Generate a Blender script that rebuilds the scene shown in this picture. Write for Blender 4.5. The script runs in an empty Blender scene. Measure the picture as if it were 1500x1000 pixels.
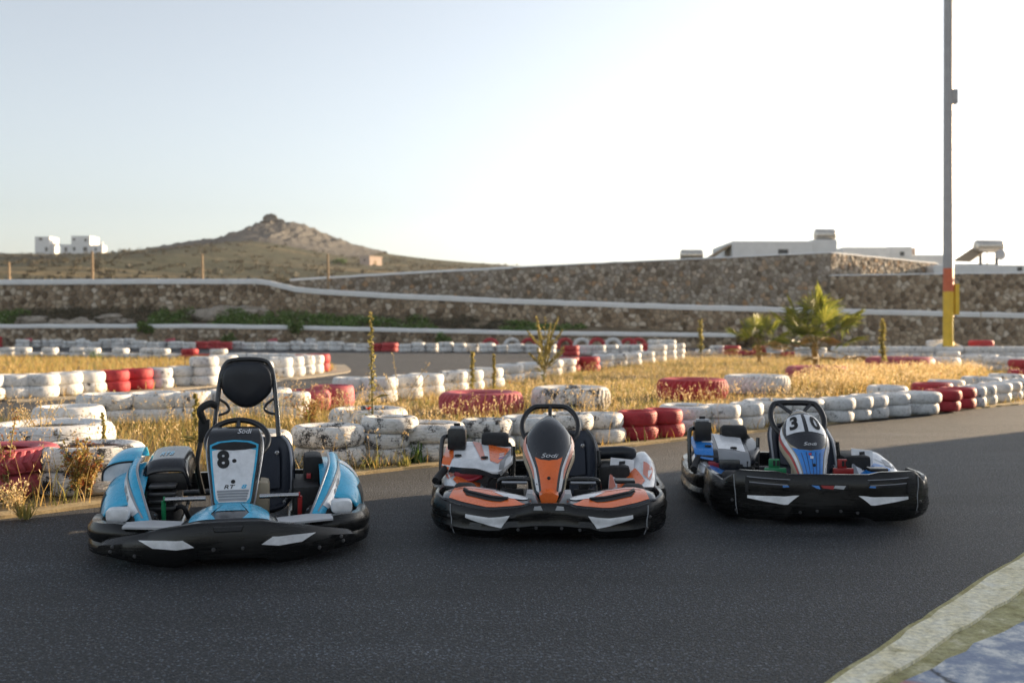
import bpy, bmesh, math, random
import numpy as np
from mathutils import Vector, Matrix, noise

random.seed(7)
rng = np.random.default_rng(7)
SC = bpy.context.scene
COL = SC.collection
R = math.radians

# ------------------------------------------------------------------ camera, sky, sun, exposure
F_PX = 1458.0          # focal length in pixels of the 1500 px wide photograph (35 mm lens)
CAM_H = 1.2
HOR = 480.0            # pixel row of the horizon
cam_d = bpy.data.cameras.new('camera')
cam_d.sensor_width = 36.0
cam_d.lens = 36.0 * F_PX / 1500.0
cam_d.shift_y = -(500.0 - HOR) / 1500.0
cam_d.clip_start = 0.05
cam_d.clip_end = 6000.0
cam_d.dof.use_dof = True
cam_d.dof.focus_distance = 5.5
cam_d.dof.aperture_fstop = 2.2
cam = bpy.data.objects.new('camera', cam_d)
cam.location = (0, 0, CAM_H)
cam.rotation_euler = (R(90), 0, 0)
COL.objects.link(cam)
SC.camera = cam

SUN_AZ = 55.0          # degrees to the right of the viewing direction
SUN_EL = 9.0
world = bpy.data.worlds.new('World')
SC.world = world
world.use_nodes = True
wn = world.node_tree.nodes
wl = world.node_tree.links
wn.clear()
sky = wn.new('ShaderNodeTexSky')
sky.sky_type = 'NISHITA'
sky.sun_disc = False
sky.sun_elevation = R(SUN_EL)
sky.sun_rotation = R(SUN_AZ)
sky.altitude = 0
sky.air_density = 1.0
sky.dust_density = 1.6
sky.ozone_density = 2.2
hsv = wn.new('ShaderNodeHueSaturation')
hsv.inputs['Saturation'].default_value = 0.40
bg = wn.new('ShaderNodeBackground')
bg.inputs['Strength'].default_value = 0.105
wo = wn.new('ShaderNodeOutputWorld')
wl.new(sky.outputs[0], hsv.inputs['Color'])
wl.new(hsv.outputs[0], bg.inputs['Color'])
wl.new(bg.outputs[0], wo.inputs['Surface'])

sun_d = bpy.data.lights.new('sun', 'SUN')
sun_d.energy = 5.0
sun_d.angle = R(0.55)
sun_d.color = (1.0, 0.74, 0.46)
sun = bpy.data.objects.new('sun', sun_d)
to_sun = Vector((math.sin(R(SUN_AZ)) * math.cos(R(SUN_EL)), math.cos(R(SUN_AZ)) * math.cos(R(SUN_EL)), math.sin(R(SUN_EL))))
sun.rotation_euler = to_sun.to_track_quat('Z', 'Y').to_euler()
sun.location = (30, 12, 20)
COL.objects.link(sun)

SC.view_settings.view_transform = 'Standard'
SC.view_settings.look = 'None'
SC.view_settings.gamma = 1.0
SC.view_settings.use_curve_mapping = False
SC.view_settings.exposure = 1.58
SC.render.engine = 'CYCLES'
SC.cycles.use_denoising = True
SC.cycles.max_bounces = 6
SC.cycles.diffuse_bounces = 3
SC.cycles.glossy_bounces = 3
SC.cycles.transmission_bounces = 4
SC.cycles.transparent_max_bounces = 8
SC.cycles.caustics_reflective = False
SC.cycles.caustics_refractive = False
SC.cycles.sample_clamp_indirect = 6.0


# ------------------------------------------------------------------ photo -> world
def gp(px, py):
    """ground point seen at a pixel of the photograph"""
    Y = F_PX * CAM_H / (py - HOR)
    return ((px - 750.0) / F_PX * Y, Y)


def zat(py, Y):
    return CAM_H + (HOR - py) * Y / F_PX


def xat(px, Y):
    return (px - 750.0) / F_PX * Y


# ------------------------------------------------------------------ materials
MATS = {}


def new_mat(name):
    m = bpy.data.materials.new(name)
    m.use_nodes = True
    nt = m.node_tree
    b = nt.nodes['Principled BSDF']
    MATS[name] = m
    return m, nt.nodes, nt.links, b


def ramp(N, stops, interp='LINEAR'):
    r = N.new('ShaderNodeValToRGB')
    r.color_ramp.interpolation = interp
    e = r.color_ramp.elements
    while len(e) > 1:
        e.remove(e[-1])
    e[0].position = stops[0][0]
    e[0].color = (*stops[0][1], 1)
    for p, c in stops[1:]:
        k = e.new(p)
        k.color = (*c, 1)
    return r


def g3(v):
    return (v, v, v)


def nz(N, L, vec, scale, detail=4, rough=0.55, dist=0.0):
    n = N.new('ShaderNodeTexNoise')
    n.inputs['Scale'].default_value = scale
    n.inputs['Detail'].default_value = detail
    n.inputs['Roughness'].default_value = rough
    n.inputs['Distortion'].default_value = dist
    if vec is not None:
        L.new(vec, n.inputs['Vector'])
    return n


def mixc(N, L, fac, a, b, mode='MIX'):
    m = N.new('ShaderNodeMix')
    m.data_type = 'RGBA'
    m.blend_type = mode
    for sock, v in ((m.inputs[0], fac), (m.inputs[6], a), (m.inputs[7], b)):
        if isinstance(v, (int, float)):
            sock.default_value = v
        elif isinstance(v, tuple):
            sock.default_value = (*v, 1) if len(v) == 3 else v
        else:
            L.new(v, sock)
    return m.outputs[2]


def bump(N, L, height, strength, dist, bsdf):
    b = N.new('ShaderNodeBump')
    b.inputs['Strength'].default_value = strength
    b.inputs['Distance'].default_value = dist
    L.new(height, b.inputs['Height'])
    L.new(b.outputs[0], bsdf.inputs['Normal'])
    return b


def objvec(N, L, jitter=True):
    tc = N.new('ShaderNodeTexCoord')
    if not jitter:
        return tc.outputs['Object']
    oi = N.new('ShaderNodeObjectInfo')
    mul = N.new('ShaderNodeVectorMath')
    mul.operation = 'SCALE'
    mul.inputs[0].default_value = (37.0, 17.0, 53.0)
    L.new(oi.outputs['Random'], mul.inputs['Scale'])
    add = N.new('ShaderNodeVectorMath')
    L.new(tc.outputs['Object'], add.inputs[0])
    L.new(mul.outputs[0], add.inputs[1])
    return add.outputs[0]


def simple(name, col, rough=0.5, metal=0.0, var=0.25, scale=14.0, bumpd=0.0, coat=0.0, spec=0.5, rvar=0.12):
    """paint, plastic or metal with uneven colour, gloss and a little relief"""
    m, N, L, b = new_mat(name)
    v = objvec(N, L)
    n = nz(N, L, v, scale, 6, 0.62)
    dark = tuple(c * (1 - var) for c in col)
    lite = tuple(min(1, c * (1 + var * 0.6)) for c in col)
    r = ramp(N, [(0.3, dark), (0.7, lite)])
    L.new(n.outputs['Fac'], r.inputs[0])
    L.new(r.outputs[0], b.inputs['Base Color'])
    rr = N.new('ShaderNodeMapRange')
    rr.inputs['From Min'].default_value = 0.3
    rr.inputs['From Max'].default_value = 0.7
    rr.inputs['To Min'].default_value = max(0.03, rough - rvar)
    rr.inputs['To Max'].default_value = min(1, rough + rvar)
    n2 = nz(N, L, v, scale * 3.1, 5, 0.7)
    L.new(n2.outputs['Fac'], rr.inputs['Value'])
    L.new(rr.outputs[0], b.inputs['Roughness'])
    b.inputs['Metallic'].default_value = metal
    b.inputs['Specular IOR Level'].default_value = spec
    b.inputs['Coat Weight'].default_value = coat
    b.inputs['Coat Roughness'].default_value = 0.12
    if bumpd:
        bump(N, L, n2.outputs['Fac'], 0.5, bumpd, b)
    return m


def worn_black(name, col=0.006, rough=0.30):
    """black bumper plastic with scuffs running along it"""
    m, N, L, b = new_mat(name)
    v = objvec(N, L)
    mp = N.new('ShaderNodeMapping')
    mp.inputs['Scale'].default_value = (1.5, 1.5, 22.0)
    L.new(v, mp.inputs['Vector'])
    n = nz(N, L, mp.outputs[0], 5.0, 7, 0.7)
    n2 = nz(N, L, v, 4.0, 3, 0.5)
    mu = N.new('ShaderNodeMath')
    mu.operation = 'MULTIPLY'
    L.new(n.outputs['Fac'], mu.inputs[0])
    L.new(n2.outputs['Fac'], mu.inputs[1])
    r = ramp(N, [(0.24, g3(col)), (0.36, g3(col * 1.6)), (0.46, g3(col * 5))])
    b.inputs['Specular IOR Level'].default_value = 0.42
    L.new(mu.outputs[0], r.inputs[0])
    L.new(r.outputs[0], b.inputs['Base Color'])
    r2 = ramp(N, [(0.2, g3(rough - 0.1)), (0.42, g3(rough + 0.25))])
    L.new(mu.outputs[0], r2.inputs[0])
    L.new(r2.outputs[0], b.inputs['Roughness'])
    bump(N, L, n.outputs['Fac'], 0.25, 0.002, b)
    return m


def tyre_paint(name, paint, dirt, rubber=(0.022, 0.022, 0.024), wear=0.5):
    """chipped paint on a tyre: rubber shows through in patches, dirt near the ground"""
    m, N, L, b = new_mat(name)
    v = objvec(N, L)
    oi = N.new('ShaderNodeObjectInfo')
    big = nz(N, L, v, 3.2, 3, 0.5)
    fine = nz(N, L, v, 26.0, 8, 0.72)
    mid = nz(N, L, v, 9.0, 5, 0.6)
    # paint tone
    tone = ramp(N, [(0.25, dirt), (0.5, paint), (0.8, tuple(min(1, c * 1.1) for c in paint))])
    L.new(mid.outputs['Fac'], tone.inputs[0])
    # chipped mask = big patches * fine edges
    a = N.new('ShaderNodeMath'); a.operation = 'MULTIPLY'
    L.new(big.outputs['Fac'], a.inputs[0]); L.new(fine.outputs['Fac'], a.inputs[1])
    rnd = N.new('ShaderNodeMath'); rnd.operation = 'MULTIPLY_ADD'
    L.new(oi.outputs['Random'], rnd.inputs[0])
    rnd.inputs[1].default_value = 0.07
    L.new(a.outputs[0], rnd.inputs[2])
    chip = ramp(N, [(0.40 - 0.05 * wear, g3(0)), (0.435 - 0.05 * wear, g3(1))])
    L.new(rnd.outputs[0], chip.inputs[0])
    c1 = mixc(N, L, chip.outputs[0], tone.outputs[0], rubber)
    # soot and dust grains
    sp = nz(N, L, v, 70.0, 4, 0.6)
    spr = ramp(N, [(0.60, g3(0)), (0.68, g3(0.75))])
    L.new(sp.outputs['Fac'], spr.inputs[0])
    c2 = mixc(N, L, spr.outputs[0], c1, tuple(c * 0.35 for c in dirt))
    L.new(c2, b.inputs['Base Color'])
    b.inputs['Roughness'].default_value = 0.62
    b.inputs['Specular IOR Level'].default_value = 0.35
    bump(N, L, fine.outputs['Fac'], 0.5, 0.006, b)
    return m


def leaf_mat(name, stops, trans=0.35, rough=0.6):
    m, N, L, b = new_mat(name)
    gi = N.new('ShaderNodeNewGeometry')
    r = ramp(N, stops)
    L.new(gi.outputs['Random Per Island'], r.inputs[0])
    L.new(r.outputs[0], b.inputs['Base Color'])
    b.inputs['Roughness'].default_value = rough
    b.inputs['Specular IOR Level'].default_value = 0.25
    t = N.new('ShaderNodeBsdfTranslucent')
    L.new(r.outputs[0], t.inputs['Color'])
    mx = N.new('ShaderNodeMixShader')
    mx.inputs[0].default_value = trans
    L.new(b.outputs[0], mx.inputs[1])
    L.new(t.outputs[0], mx.inputs[2])
    out = [n for n in N if n.type == 'OUTPUT_MATERIAL'][0]
    L.new(mx.outputs[0], out.inputs['Surface'])
    return m


def ground_mat(name, cols, scale=0.6, fine=30.0, rough=0.95, bumpd=0.02, patch=None):
    m, N, L, b = new_mat(name)
    tc = N.new('ShaderNodeTexCoord')
    v = tc.outputs['Object']
    n = nz(N, L, v, scale, 8, 0.65, 0.4)
    f = nz(N, L, v, fine, 6, 0.7)
    k = len(cols)
    r = ramp(N, [(0.28 + 0.44 * i / (k - 1), c) for i, c in enumerate(cols)])
    L.new(n.outputs['Fac'], r.inputs[0])
    r2 = ramp(N, [(0.3, g3(0.6)), (0.7, g3(1.25))])
    L.new(f.outputs['Fac'], r2.inputs[0])
    c = mixc(N, L, 1.0, r.outputs[0], r2.outputs[0], 'MULTIPLY')
    L.new(c, b.inputs['Base Color'])
    b.inputs['Roughness'].default_value = rough
    b.inputs['Specular IOR Level'].default_value = 0.2
    bump(N, L, f.outputs['Fac'], 0.7, bumpd, b)
    return m


def asphalt_mat(name, tone=0.05):
    m, N, L, b = new_mat(name)
    tc = N.new('ShaderNodeTexCoord')
    v = tc.outputs['Object']
    big = nz(N, L, v, 0.35, 5, 0.6, 0.5)
    mp = N.new('ShaderNodeMapping')          # tyre wear drawn out along the driving direction
    mp.inputs['Rotation'].default_value = (0, 0, R(-40))
    mp.inputs['Scale'].default_value = (0.25, 2.2, 1)
    L.new(v, mp.inputs['Vector'])
    streak = nz(N, L, mp.outputs[0], 1.1, 7, 0.65)
    grain = nz(N, L, v, 62.0, 2, 0.8)
    vor = N.new('ShaderNodeTexVoronoi')
    vor.inputs['Scale'].default_value = 120.0
    L.new(v, vor.inputs['Vector'])
    base = ramp(N, [(0.3, tuple(tone * k for k in (0.53, 0.64, 0.82))), (0.7, tuple(tone * k for k in (0.96, 1.10, 1.32)))])
    L.new(big.outputs['Fac'], base.inputs[0])
    st = ramp(N, [(0.30, g3(0.55)), (0.48, g3(0.95)), (0.56, g3(1.05)), (0.68, g3(1.55))])
    L.new(streak.outputs['Fac'], st.inputs[0])
    c = mixc(N, L, 1.0, base.outputs[0], st.outputs[0], 'MULTIPLY')
    gr = ramp(N, [(0.32, g3(0.35)), (0.48, g3(0.8)), (0.55, g3(1.5)), (0.61, g3(4.0)), (0.67, g3(12.0))])
    L.new(grain.outputs['Fac'], gr.inputs[0])
    c = mixc(N, L, 1.0, c, gr.outputs[0], 'MULTIPLY')
    # pale aggregate stones: one cell in twenty
    sep = N.new('ShaderNodeSeparateColor')
    L.new(vor.outputs['Color'], sep.inputs[0])
    pick = ramp(N, [(0.80, g3(0)), (1.0, g3(0.8))])
    L.new(sep.outputs[0], pick.inputs[0])
    dd = ramp(N, [(0.25, g3(1)), (0.45, g3(0))])
    L.new(vor.outputs['Distance'], dd.inputs[0])
    pk = N.new('ShaderNodeMath'); pk.operation = 'MULTIPLY'
    L.new(pick.outputs[0], pk.inputs[0]); L.new(dd.outputs[0], pk.inputs[1])
    c = mixc(N, L, pk.outputs[0], c, (0.30, 0.29, 0.275))
    L.new(c, b.inputs['Base Color'])
    rr = ramp(N, [(0.3, g3(0.55)), (0.7, g3(0.85))])
    L.new(grain.outputs['Fac'], rr.inputs[0])
    L.new(rr.outputs[0], b.inputs['Roughness'])
    b.inputs['Specular IOR Level'].default_value = 0.45
    ad = N.new('ShaderNodeMath'); ad.operation = 'SUBTRACT'
    L.new(grain.outputs['Fac'], ad.inputs[0]); L.new(vor.outputs['Distance'], ad.inputs[1])
    bump(N, L, ad.outputs[0], 1.0, 0.012, b)
    return m


def stone_mat(name, stops):
    m, N, L, b = new_mat(name)
    gi = N.new('ShaderNodeNewGeometry')
    tc = N.new('ShaderNodeTexCoord')
    r = ramp(N, stops)
    L.new(gi.outputs['Random Per Island'], r.inputs[0])
    n = nz(N, L, tc.outputs['Object'], 7.0, 6, 0.65)
    r2 = ramp(N, [(0.3, g3(0.6)), (0.7, g3(1.3))])
    L.new(n.outputs['Fac'], r2.inputs[0])
    c = mixc(N, L, 1.0, r.outputs[0], r2.outputs[0], 'MULTIPLY')
    L.new(c, b.inputs['Base Color'])
    b.inputs['Roughness'].default_value = 0.9
    b.inputs['Specular IOR Level'].default_value = 0.25
    bump(N, L, n.outputs['Fac'], 0.6, 0.04, b)
    return m


# ------------------------------------------------------------------ objects
def link(o, parent=None):
    COL.objects.link(o)
    if parent is not None:
        o.parent = parent
    return o


def mobj(name, verts, faces, mat, parent=None, smooth=True, angle=38.0):
    me = bpy.data.meshes.new(name)
    me.from_pydata([tuple(v) for v in verts], [], [tuple(f) for f in faces])
    me.validate()
    if smooth:
        me.polygons.foreach_set('use_smooth', [True] * len(me.polygons))
        me.set_sharp_from_angle(angle=R(angle))
    me.materials.append(MATS[mat] if isinstance(mat, str) else mat)
    me.update()
    return link(bpy.data.objects.new(name, me), parent)


def npobj(name, verts, faces, mat, parent=None, smooth=False):
    """numpy arrays: verts (n,3), faces (m,k)"""
    me = bpy.data.meshes.new(name)
    k = faces.shape[1]
    me.vertices.add(len(verts))
    me.vertices.foreach_set('co', verts.astype(np.float32).ravel())
    me.loops.add(faces.size)
    me.loops.foreach_set('vertex_index', faces.astype(np.int32).ravel())
    me.polygons.add(len(faces))
    me.polygons.foreach_set('loop_start', np.arange(0, faces.size, k, dtype=np.int32))
    me.polygons.foreach_set('loop_total', np.full(len(faces), k, dtype=np.int32))
    if smooth:
        me.polygons.foreach_set('use_smooth', np.ones(len(faces), dtype=bool))
    me.update(calc_edges=True)
    me.materials.append(MATS[mat])
    return link(bpy.data.objects.new(name, me), parent)


def tag(o, label=None, cat=None, group=None, kind=None):
    if label: o['label'] = label
    if cat: o['category'] = cat
    if group: o['group'] = group
    if kind: o['kind'] = kind
    return o


def empty(name, loc=(0, 0, 0), rz=0.0):
    o = bpy.data.objects.new(name, None)
    o.location = loc
    o.rotation_euler = (0, 0, rz)
    o.empty_display_size = 0.1
    COL.objects.link(o)
    return o


class MB:
    """collects pieces of ONE part"""
    def __init__(self):
        self.v, self.f = [], []

    def add(self, vs, fs):
        k = len(self.v)
        self.v += [Vector(v) for v in vs]
        self.f += [tuple(i + k for i in f) for f in fs]
        return self

    def box(self, x0, x1, y0, y1, z0, z1, bev=0.0):
        if bev <= 0:
            vs = [(x, y, z) for x in (x0, x1) for y in (y0, y1) for z in (z0, z1)]
            fs = [(0, 1, 3, 2), (4, 6, 7, 5), (0, 4, 5, 1), (2, 3, 7, 6), (0, 2, 6, 4), (1, 5, 7, 3)]
            return self.add(vs, fs)
        bm = bmesh.new()
        bmesh.ops.create_cube(bm, size=1.0)
        for v in bm.verts:
            v.co = ((x0 + x1) / 2 + v.co.x * (x1 - x0), (y0 + y1) / 2 + v.co.y * (y1 - y0), (z0 + z1) / 2 + v.co.z * (z1 - z0))
        bmesh.ops.bevel(bm, geom=list(bm.edges), offset=bev, segments=2, affect='EDGES', profile=0.6)
        bm.verts.index_update()
        self.add([v.co.copy() for v in bm.verts], [[v.index for v in f.verts] for f in bm.faces])
        bm.free()
        return self

    def loft(self, secs, closed=True, cap=True, ring=False):
        n = len(secs[0])
        vs = [p for s in secs for p in s]
        fs = []
        m = len(secs)
        for i in range(m if ring else m - 1):
            a, c = i * n, ((i + 1) % m) * n
            for j in range(n if closed else n - 1):
                j2 = (j + 1) % n
                fs.append((a + j, a + j2, c + j2, c + j))
        if cap and closed and not ring:
            fs.append(tuple(reversed(range(n))))
            fs.append(tuple((m - 1) * n + j for j in range(n)))
        return self.add(vs, fs)

    def tube(self, pts, r, seg=10, ring=False, cap=True):
        pts = [Vector(p) for p in pts]
        m = len(pts)
        rr = r if isinstance(r, (list, tuple)) else [r] * m
        secs = []
        up = None
        for i, p in enumerate(pts):
            if ring:
                t = pts[(i + 1) % m] - pts[i - 1]
            else:
                t = pts[min(i + 1, m - 1)] - pts[max(i - 1, 0)]
            t.normalize()
            if up is None:
                up = Vector((0, 0, 1)) if abs(t.z) < 0.9 else Vector((1, 0, 0))
            a = t.cross(up)
            if a.length < 1e-4:
                a = t.cross(Vector((0.3, 0.9, 0.2)))
            a.normalize()
            up = a.cross(t).normalized()
            secs.append([p + (a * math.cos(2 * math.pi * k / seg) + up * math.sin(2 * math.pi * k / seg)) * rr[i] for k in range(seg)])
        return self.loft(secs, True, cap, ring)

    def lathe(self, prof, seg=24, axis='z', center=(0, 0, 0), closed_prof=False):
        """prof: (radius, height) pairs"""
        c = Vector(center)
        secs = []
        for k in range(seg):
            a = 2 * math.pi * k / seg
            s = []
            for r, h in prof:
                x, y = r * math.cos(a), r * math.sin(a)
                if axis == 'z': p = Vector((x, y, h))
                elif axis == 'x': p = Vector((h, x, y))
                else: p = Vector((x, h, y))
                s.append(c + p)
            secs.append(s)
        return self.loft(secs, closed_prof, False, True)

    def prism(self, poly, d0, d1, axis='y'):
        """poly of 2D points extruded along an axis"""
        def P(a, b, d):
            return (a, d, b) if axis == 'y' else ((d, a, b) if axis == 'x' else (a, b, d))
        n = len(poly)
        vs = [P(a, b, d0) for a, b in poly] + [P(a, b, d1) for a, b in poly]
        fs = [tuple(range(n)), tuple(reversed(range(n, 2 * n)))]
        fs += [(j, n + j, n + (j + 1) % n, (j + 1) % n) for j in range(n)]
        return self.add(vs, fs)

    def build(self, name, mat, parent=None, smooth=True, angle=38.0):
        o = mobj(name, self.v, self.f, mat, parent, smooth, angle)
        bm = bmesh.new()
        bm.from_mesh(o.data)
        bmesh.ops.recalc_face_normals(bm, faces=bm.faces)
        bm.to_mesh(o.data)
        bm.free()
        return o


def cr(pts, n=8, closed=False):
    """smooth curve through points"""
    P = [Vector(p) for p in pts]
    out = []
    m = len(P)
    rngi = range(m) if closed else range(m - 1)
    for i in rngi:
        if closed:
            a, b, c, d = P[i - 1], P[i], P[(i + 1) % m], P[(i + 2) % m]
        else:
            b, c = P[i], P[i + 1]
            a = P[i - 1] if i > 0 else b * 2 - c
            d = P[i + 2] if i + 2 < m else c * 2 - b
        for k in range(n):
            t = k / n
            out.append(0.5 * ((2 * b) + (c - a) * t + (2 * a - 5 * b + 4 * c - d) * t * t + (3 * b - a - 3 * c + d) * t ** 3))
    if not closed:
        out.append(P[-1])
    return out


def interp(x, pts):
    if x <= pts[0][0]: return pts[0][1]
    for (x0, y0), (x1, y1) in zip(pts, pts[1:]):
        if x <= x1:
            return y0 + (y1 - y0) * (x - x0) / (x1 - x0)
    return pts[-1][1]


def sint(x, pts):
    """smooth interpolation"""
    if x <= pts[0][0]: return pts[0][1]
    for i in range(len(pts) - 1):
        (x0, y0), (x1, y1) = pts[i], pts[i + 1]
        if x <= x1:
            t = (x - x0) / (x1 - x0)
            m0 = (pts[i + 1][1] - pts[i - 1][1]) / (pts[i + 1][0] - pts[i - 1][0]) if i > 0 else (y1 - y0) / (x1 - x0)
            m1 = (pts[i + 2][1] - y0) / (pts[i + 2][0] - x0) if i + 2 < len(pts) else (y1 - y0) / (x1 - x0)
            h = x1 - x0
            return (2*t**3-3*t*t+1)*y0 + (t**3-2*t*t+t)*h*m0 + (-2*t**3+3*t*t)*y1 + (t**3-t*t)*h*m1
    return pts[-1][1]


# decals that follow a surface S(u, v)
def surf_normal(S, u, v, face):
    e = 1e-3
    n = (Vector(S(u + e, v)) - Vector(S(u - e, v))).cross(Vector(S(u, v + e)) - Vector(S(u, v - e)))
    if n.length < 1e-12:
        return Vector(face)
    n.normalize()
    return n if n.dot(Vector(face)) > 0 else -n


def map_decal(bm, name, S, off, mat, parent, face, du, dv):
    us = [v.co.x for v in bm.verts]
    vs = [v.co.y for v in bm.verts]
    for lo, hi, st, no in ((min(us), max(us), du, (1, 0, 0)), (min(vs), max(vs), dv, (0, 1, 0))):
        k = math.floor(lo / st) + 1
        while k * st < hi:
            co = (k * st, 0, 0) if no[0] else (0, k * st, 0)
            bmesh.ops.bisect_plane(bm, geom=bm.verts[:] + bm.edges[:] + bm.faces[:], plane_co=co, plane_no=no, dist=1e-7)
            k += 1
    for v in bm.verts:
        u, w = v.co.x, v.co.y
        v.co = Vector(S(u, w)) + surf_normal(S, u, w, face) * off
    me = bpy.data.meshes.new(name)
    bm.to_mesh(me)
    bm.free()
    me.polygons.foreach_set('use_smooth', [True] * len(me.polygons))
    me.materials.append(MATS[mat])
    return link(bpy.data.objects.new(name, me), parent)


def decal(name, S, poly, off, mat, parent, face=(0, -1, 0.6), du=0.08, dv=0.06):
    bm = bmesh.new()
    f = bm.faces.new([bm.verts.new((a, b, 0)) for a, b in poly])
    bmesh.ops.triangulate(bm, faces=[f])
    return map_decal(bm, name, S, off, mat, parent, face, du, dv)


def text_decal(name, S, body, center, size, asp, off, mat, parent, face=(0, -1, 0.6), bold=0.0, shear=0.0, rot=0.0, du=0.08, dv=0.06):
    """size: height in v; asp: u units per v unit of text width"""
    cu = bpy.data.curves.new('txt', 'FONT')
    cu.body = body
    cu.align_x = 'CENTER'
    cu.align_y = 'CENTER'
    cu.size = 1.0
    cu.offset = bold
    cu.shear = shear
    cu.resolution_u = 4
    t = bpy.data.objects.new('txt', cu)
    COL.objects.link(t)
    bpy.context.view_layer.update()
    me = bpy.data.meshes.new_from_object(t.evaluated_get(bpy.context.evaluated_depsgraph_get()))
    bpy.data.objects.remove(t)
    bm = bmesh.new()
    bm.from_mesh(me)
    bpy.data.meshes.remove(me)
    bmesh.ops.triangulate(bm, faces=bm.faces[:])
    cy, sy = math.cos(rot), math.sin(rot)
    for v in bm.verts:
        x, y = v.co.x, v.co.y
        x, y = x * cy - y * sy, x * sy + y * cy
        v.co = (center[0] + x * size * asp, center[1] + y * size, 0)
    return map_decal(bm, name, S, off, mat, parent, face, du, dv)


def grid_surf(name, S, u0, u1, nu, v0, v1, nv, mat, parent=None, thick=0.0, face=(0, -1, 0.6), angle=50):
    vs = [Vector(S(u0 + (u1 - u0) * i / nu, v0 + (v1 - v0) * j / nv)) for j in range(nv + 1) for i in range(nu + 1)]
    fs = [(j * (nu + 1) + i, j * (nu + 1) + i + 1, (j + 1) * (nu + 1) + i + 1, (j + 1) * (nu + 1) + i) for j in range(nv) for i in range(nu)]
    m = MB().add(vs, fs)
    o = m.build(name, mat, parent, True, angle)
    me = o.data
    c = sum((p.normal for p in me.polygons), Vector())
    if c.dot(Vector(face)) < 0:
        me.flip_normals()
    if thick:
        md = o.modifiers.new('Solidify', 'SOLIDIFY')
        md.thickness = thick
        md.offset = -1
    return o
# ------------------------------------------------------------------ the materials of this place
asphalt_mat('asphalt', 0.023)
asphalt_mat('asphalt_old', 0.075)
ground_mat('dry_soil', [(0.13, 0.10, 0.06), (0.24, 0.18, 0.10), (0.32, 0.24, 0.13)], 0.9, 40)
ground_mat('earth', [(0.14, 0.12, 0.08), (0.22, 0.18, 0.12), (0.28, 0.23, 0.15)], 0.08, 3)
ground_mat('edge_sand', [(0.30, 0.23, 0.13), (0.42, 0.33, 0.19), (0.5, 0.41, 0.26)], 3.0, 60)
ground_mat('scrub', [(0.055, 0.06, 0.035), (0.10, 0.10, 0.055), (0.13, 0.12, 0.07), (0.22, 0.17, 0.085)], 0.035, 0.6, bumpd=0.4)
ground_mat('bank_soil', [(0.10, 0.075, 0.05), (0.18, 0.14, 0.09), (0.26, 0.20, 0.14)], 0.5, 5, bumpd=0.06)
ground_mat('rock', [(0.075, 0.072, 0.068), (0.125, 0.12, 0.11), (0.17, 0.16, 0.145)], 0.2, 1.4, bumpd=0.8)
ground_mat('boulder_rock', [(0.2, 0.17, 0.14), (0.32, 0.28, 0.23), (0.42, 0.37, 0.31)], 1.6, 9, bumpd=0.05)
ground_mat('kerb_white', [(0.38, 0.33, 0.17), (0.78, 0.71, 0.50), (0.84, 0.79, 0.62), (0.86, 0.83, 0.72)], 9.0, 38, bumpd=0.012)
ground_mat('kerb_edge', [(0.28, 0.25, 0.10), (0.42, 0.38, 0.19), (0.55, 0.51, 0.32)], 6.0, 80, bumpd=0.006)
ground_mat('kerb_olive', [(0.22, 0.20, 0.08), (0.40, 0.37, 0.19), (0.50, 0.47, 0.28), (0.80, 0.75, 0.56)], 8.0, 38, bumpd=0.012)
ground_mat('apron', [(0.26, 0.23, 0.18), (0.34, 0.30, 0.24), (0.42, 0.38, 0.31)], 1.2, 20)
simple('mortar', (0.24, 0.205, 0.16), 0.95, var=0.3, scale=3)
stone_mat('stone_brown', [(0.0, (0.12, 0.085, 0.055)), (0.3, (0.26, 0.19, 0.125)), (0.6, (0.38, 0.29, 0.20)), (0.85, (0.48, 0.39, 0.285)), (1.0, (0.64, 0.56, 0.46))])
stone_mat('stone_grey', [(0.0, (0.15, 0.12, 0.09)), (0.25, (0.28, 0.235, 0.185)), (0.55, (0.38, 0.34, 0.295)), (0.78, (0.46, 0.41, 0.34)), (0.9, (0.40, 0.25, 0.14)), (1.0, (0.60, 0.55, 0.48))])
simple('whitewash', (0.78, 0.78, 0.77), 0.85, var=0.08, scale=1.5, bumpd=0.01)
simple('plaster_pink', (0.50, 0.38, 0.31), 0.9, var=0.12, scale=1)
simple('dark_glass', (0.03, 0.04, 0.05), 0.15, var=0.1)
simple('tank_steel', (0.62, 0.58, 0.52), 0.33, metal=0.75, var=0.12, scale=3)
simple('collector_glass', (0.10, 0.065, 0.04), 0.25, var=0.15)
simple('wood_post', (0.30, 0.22, 0.14), 0.9, var=0.3, scale=6)
simple('pole_grey', (0.33, 0.34, 0.36), 0.5, var=0.12, scale=3)
simple('pole_red', (0.55, 0.12, 0.05), 0.55, var=0.15, scale=4)
simple('pole_yellow', (0.72, 0.47, 0.03), 0.5, var=0.12, scale=4)
tyre_paint('tyre_white', (0.69, 0.69, 0.685), (0.44, 0.425, 0.39), wear=0.7)
tyre_paint('tyre_white_worn', (0.72, 0.70, 0.67), (0.42, 0.39, 0.34), wear=1.55)
tyre_paint('tyre_red', (0.42, 0.035, 0.045), (0.30, 0.035, 0.04), wear=0.0)
tyre_paint('tyre_pink', (0.44, 0.085, 0.105), (0.32, 0.06, 0.08), wear=0.2)
leaf_mat('dry_grass', [(0.0, (0.30, 0.19, 0.055)), (0.35, (0.46, 0.31, 0.10)), (0.7, (0.56, 0.41, 0.17)), (0.9, (0.36, 0.32, 0.10)), (1.0, (0.17, 0.22, 0.05))], 0.45)
leaf_mat('seed_heads', [(0.0, (0.50, 0.33, 0.13)), (0.6, (0.66, 0.50, 0.27)), (1.0, (0.75, 0.60, 0.38))], 0.45)
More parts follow.
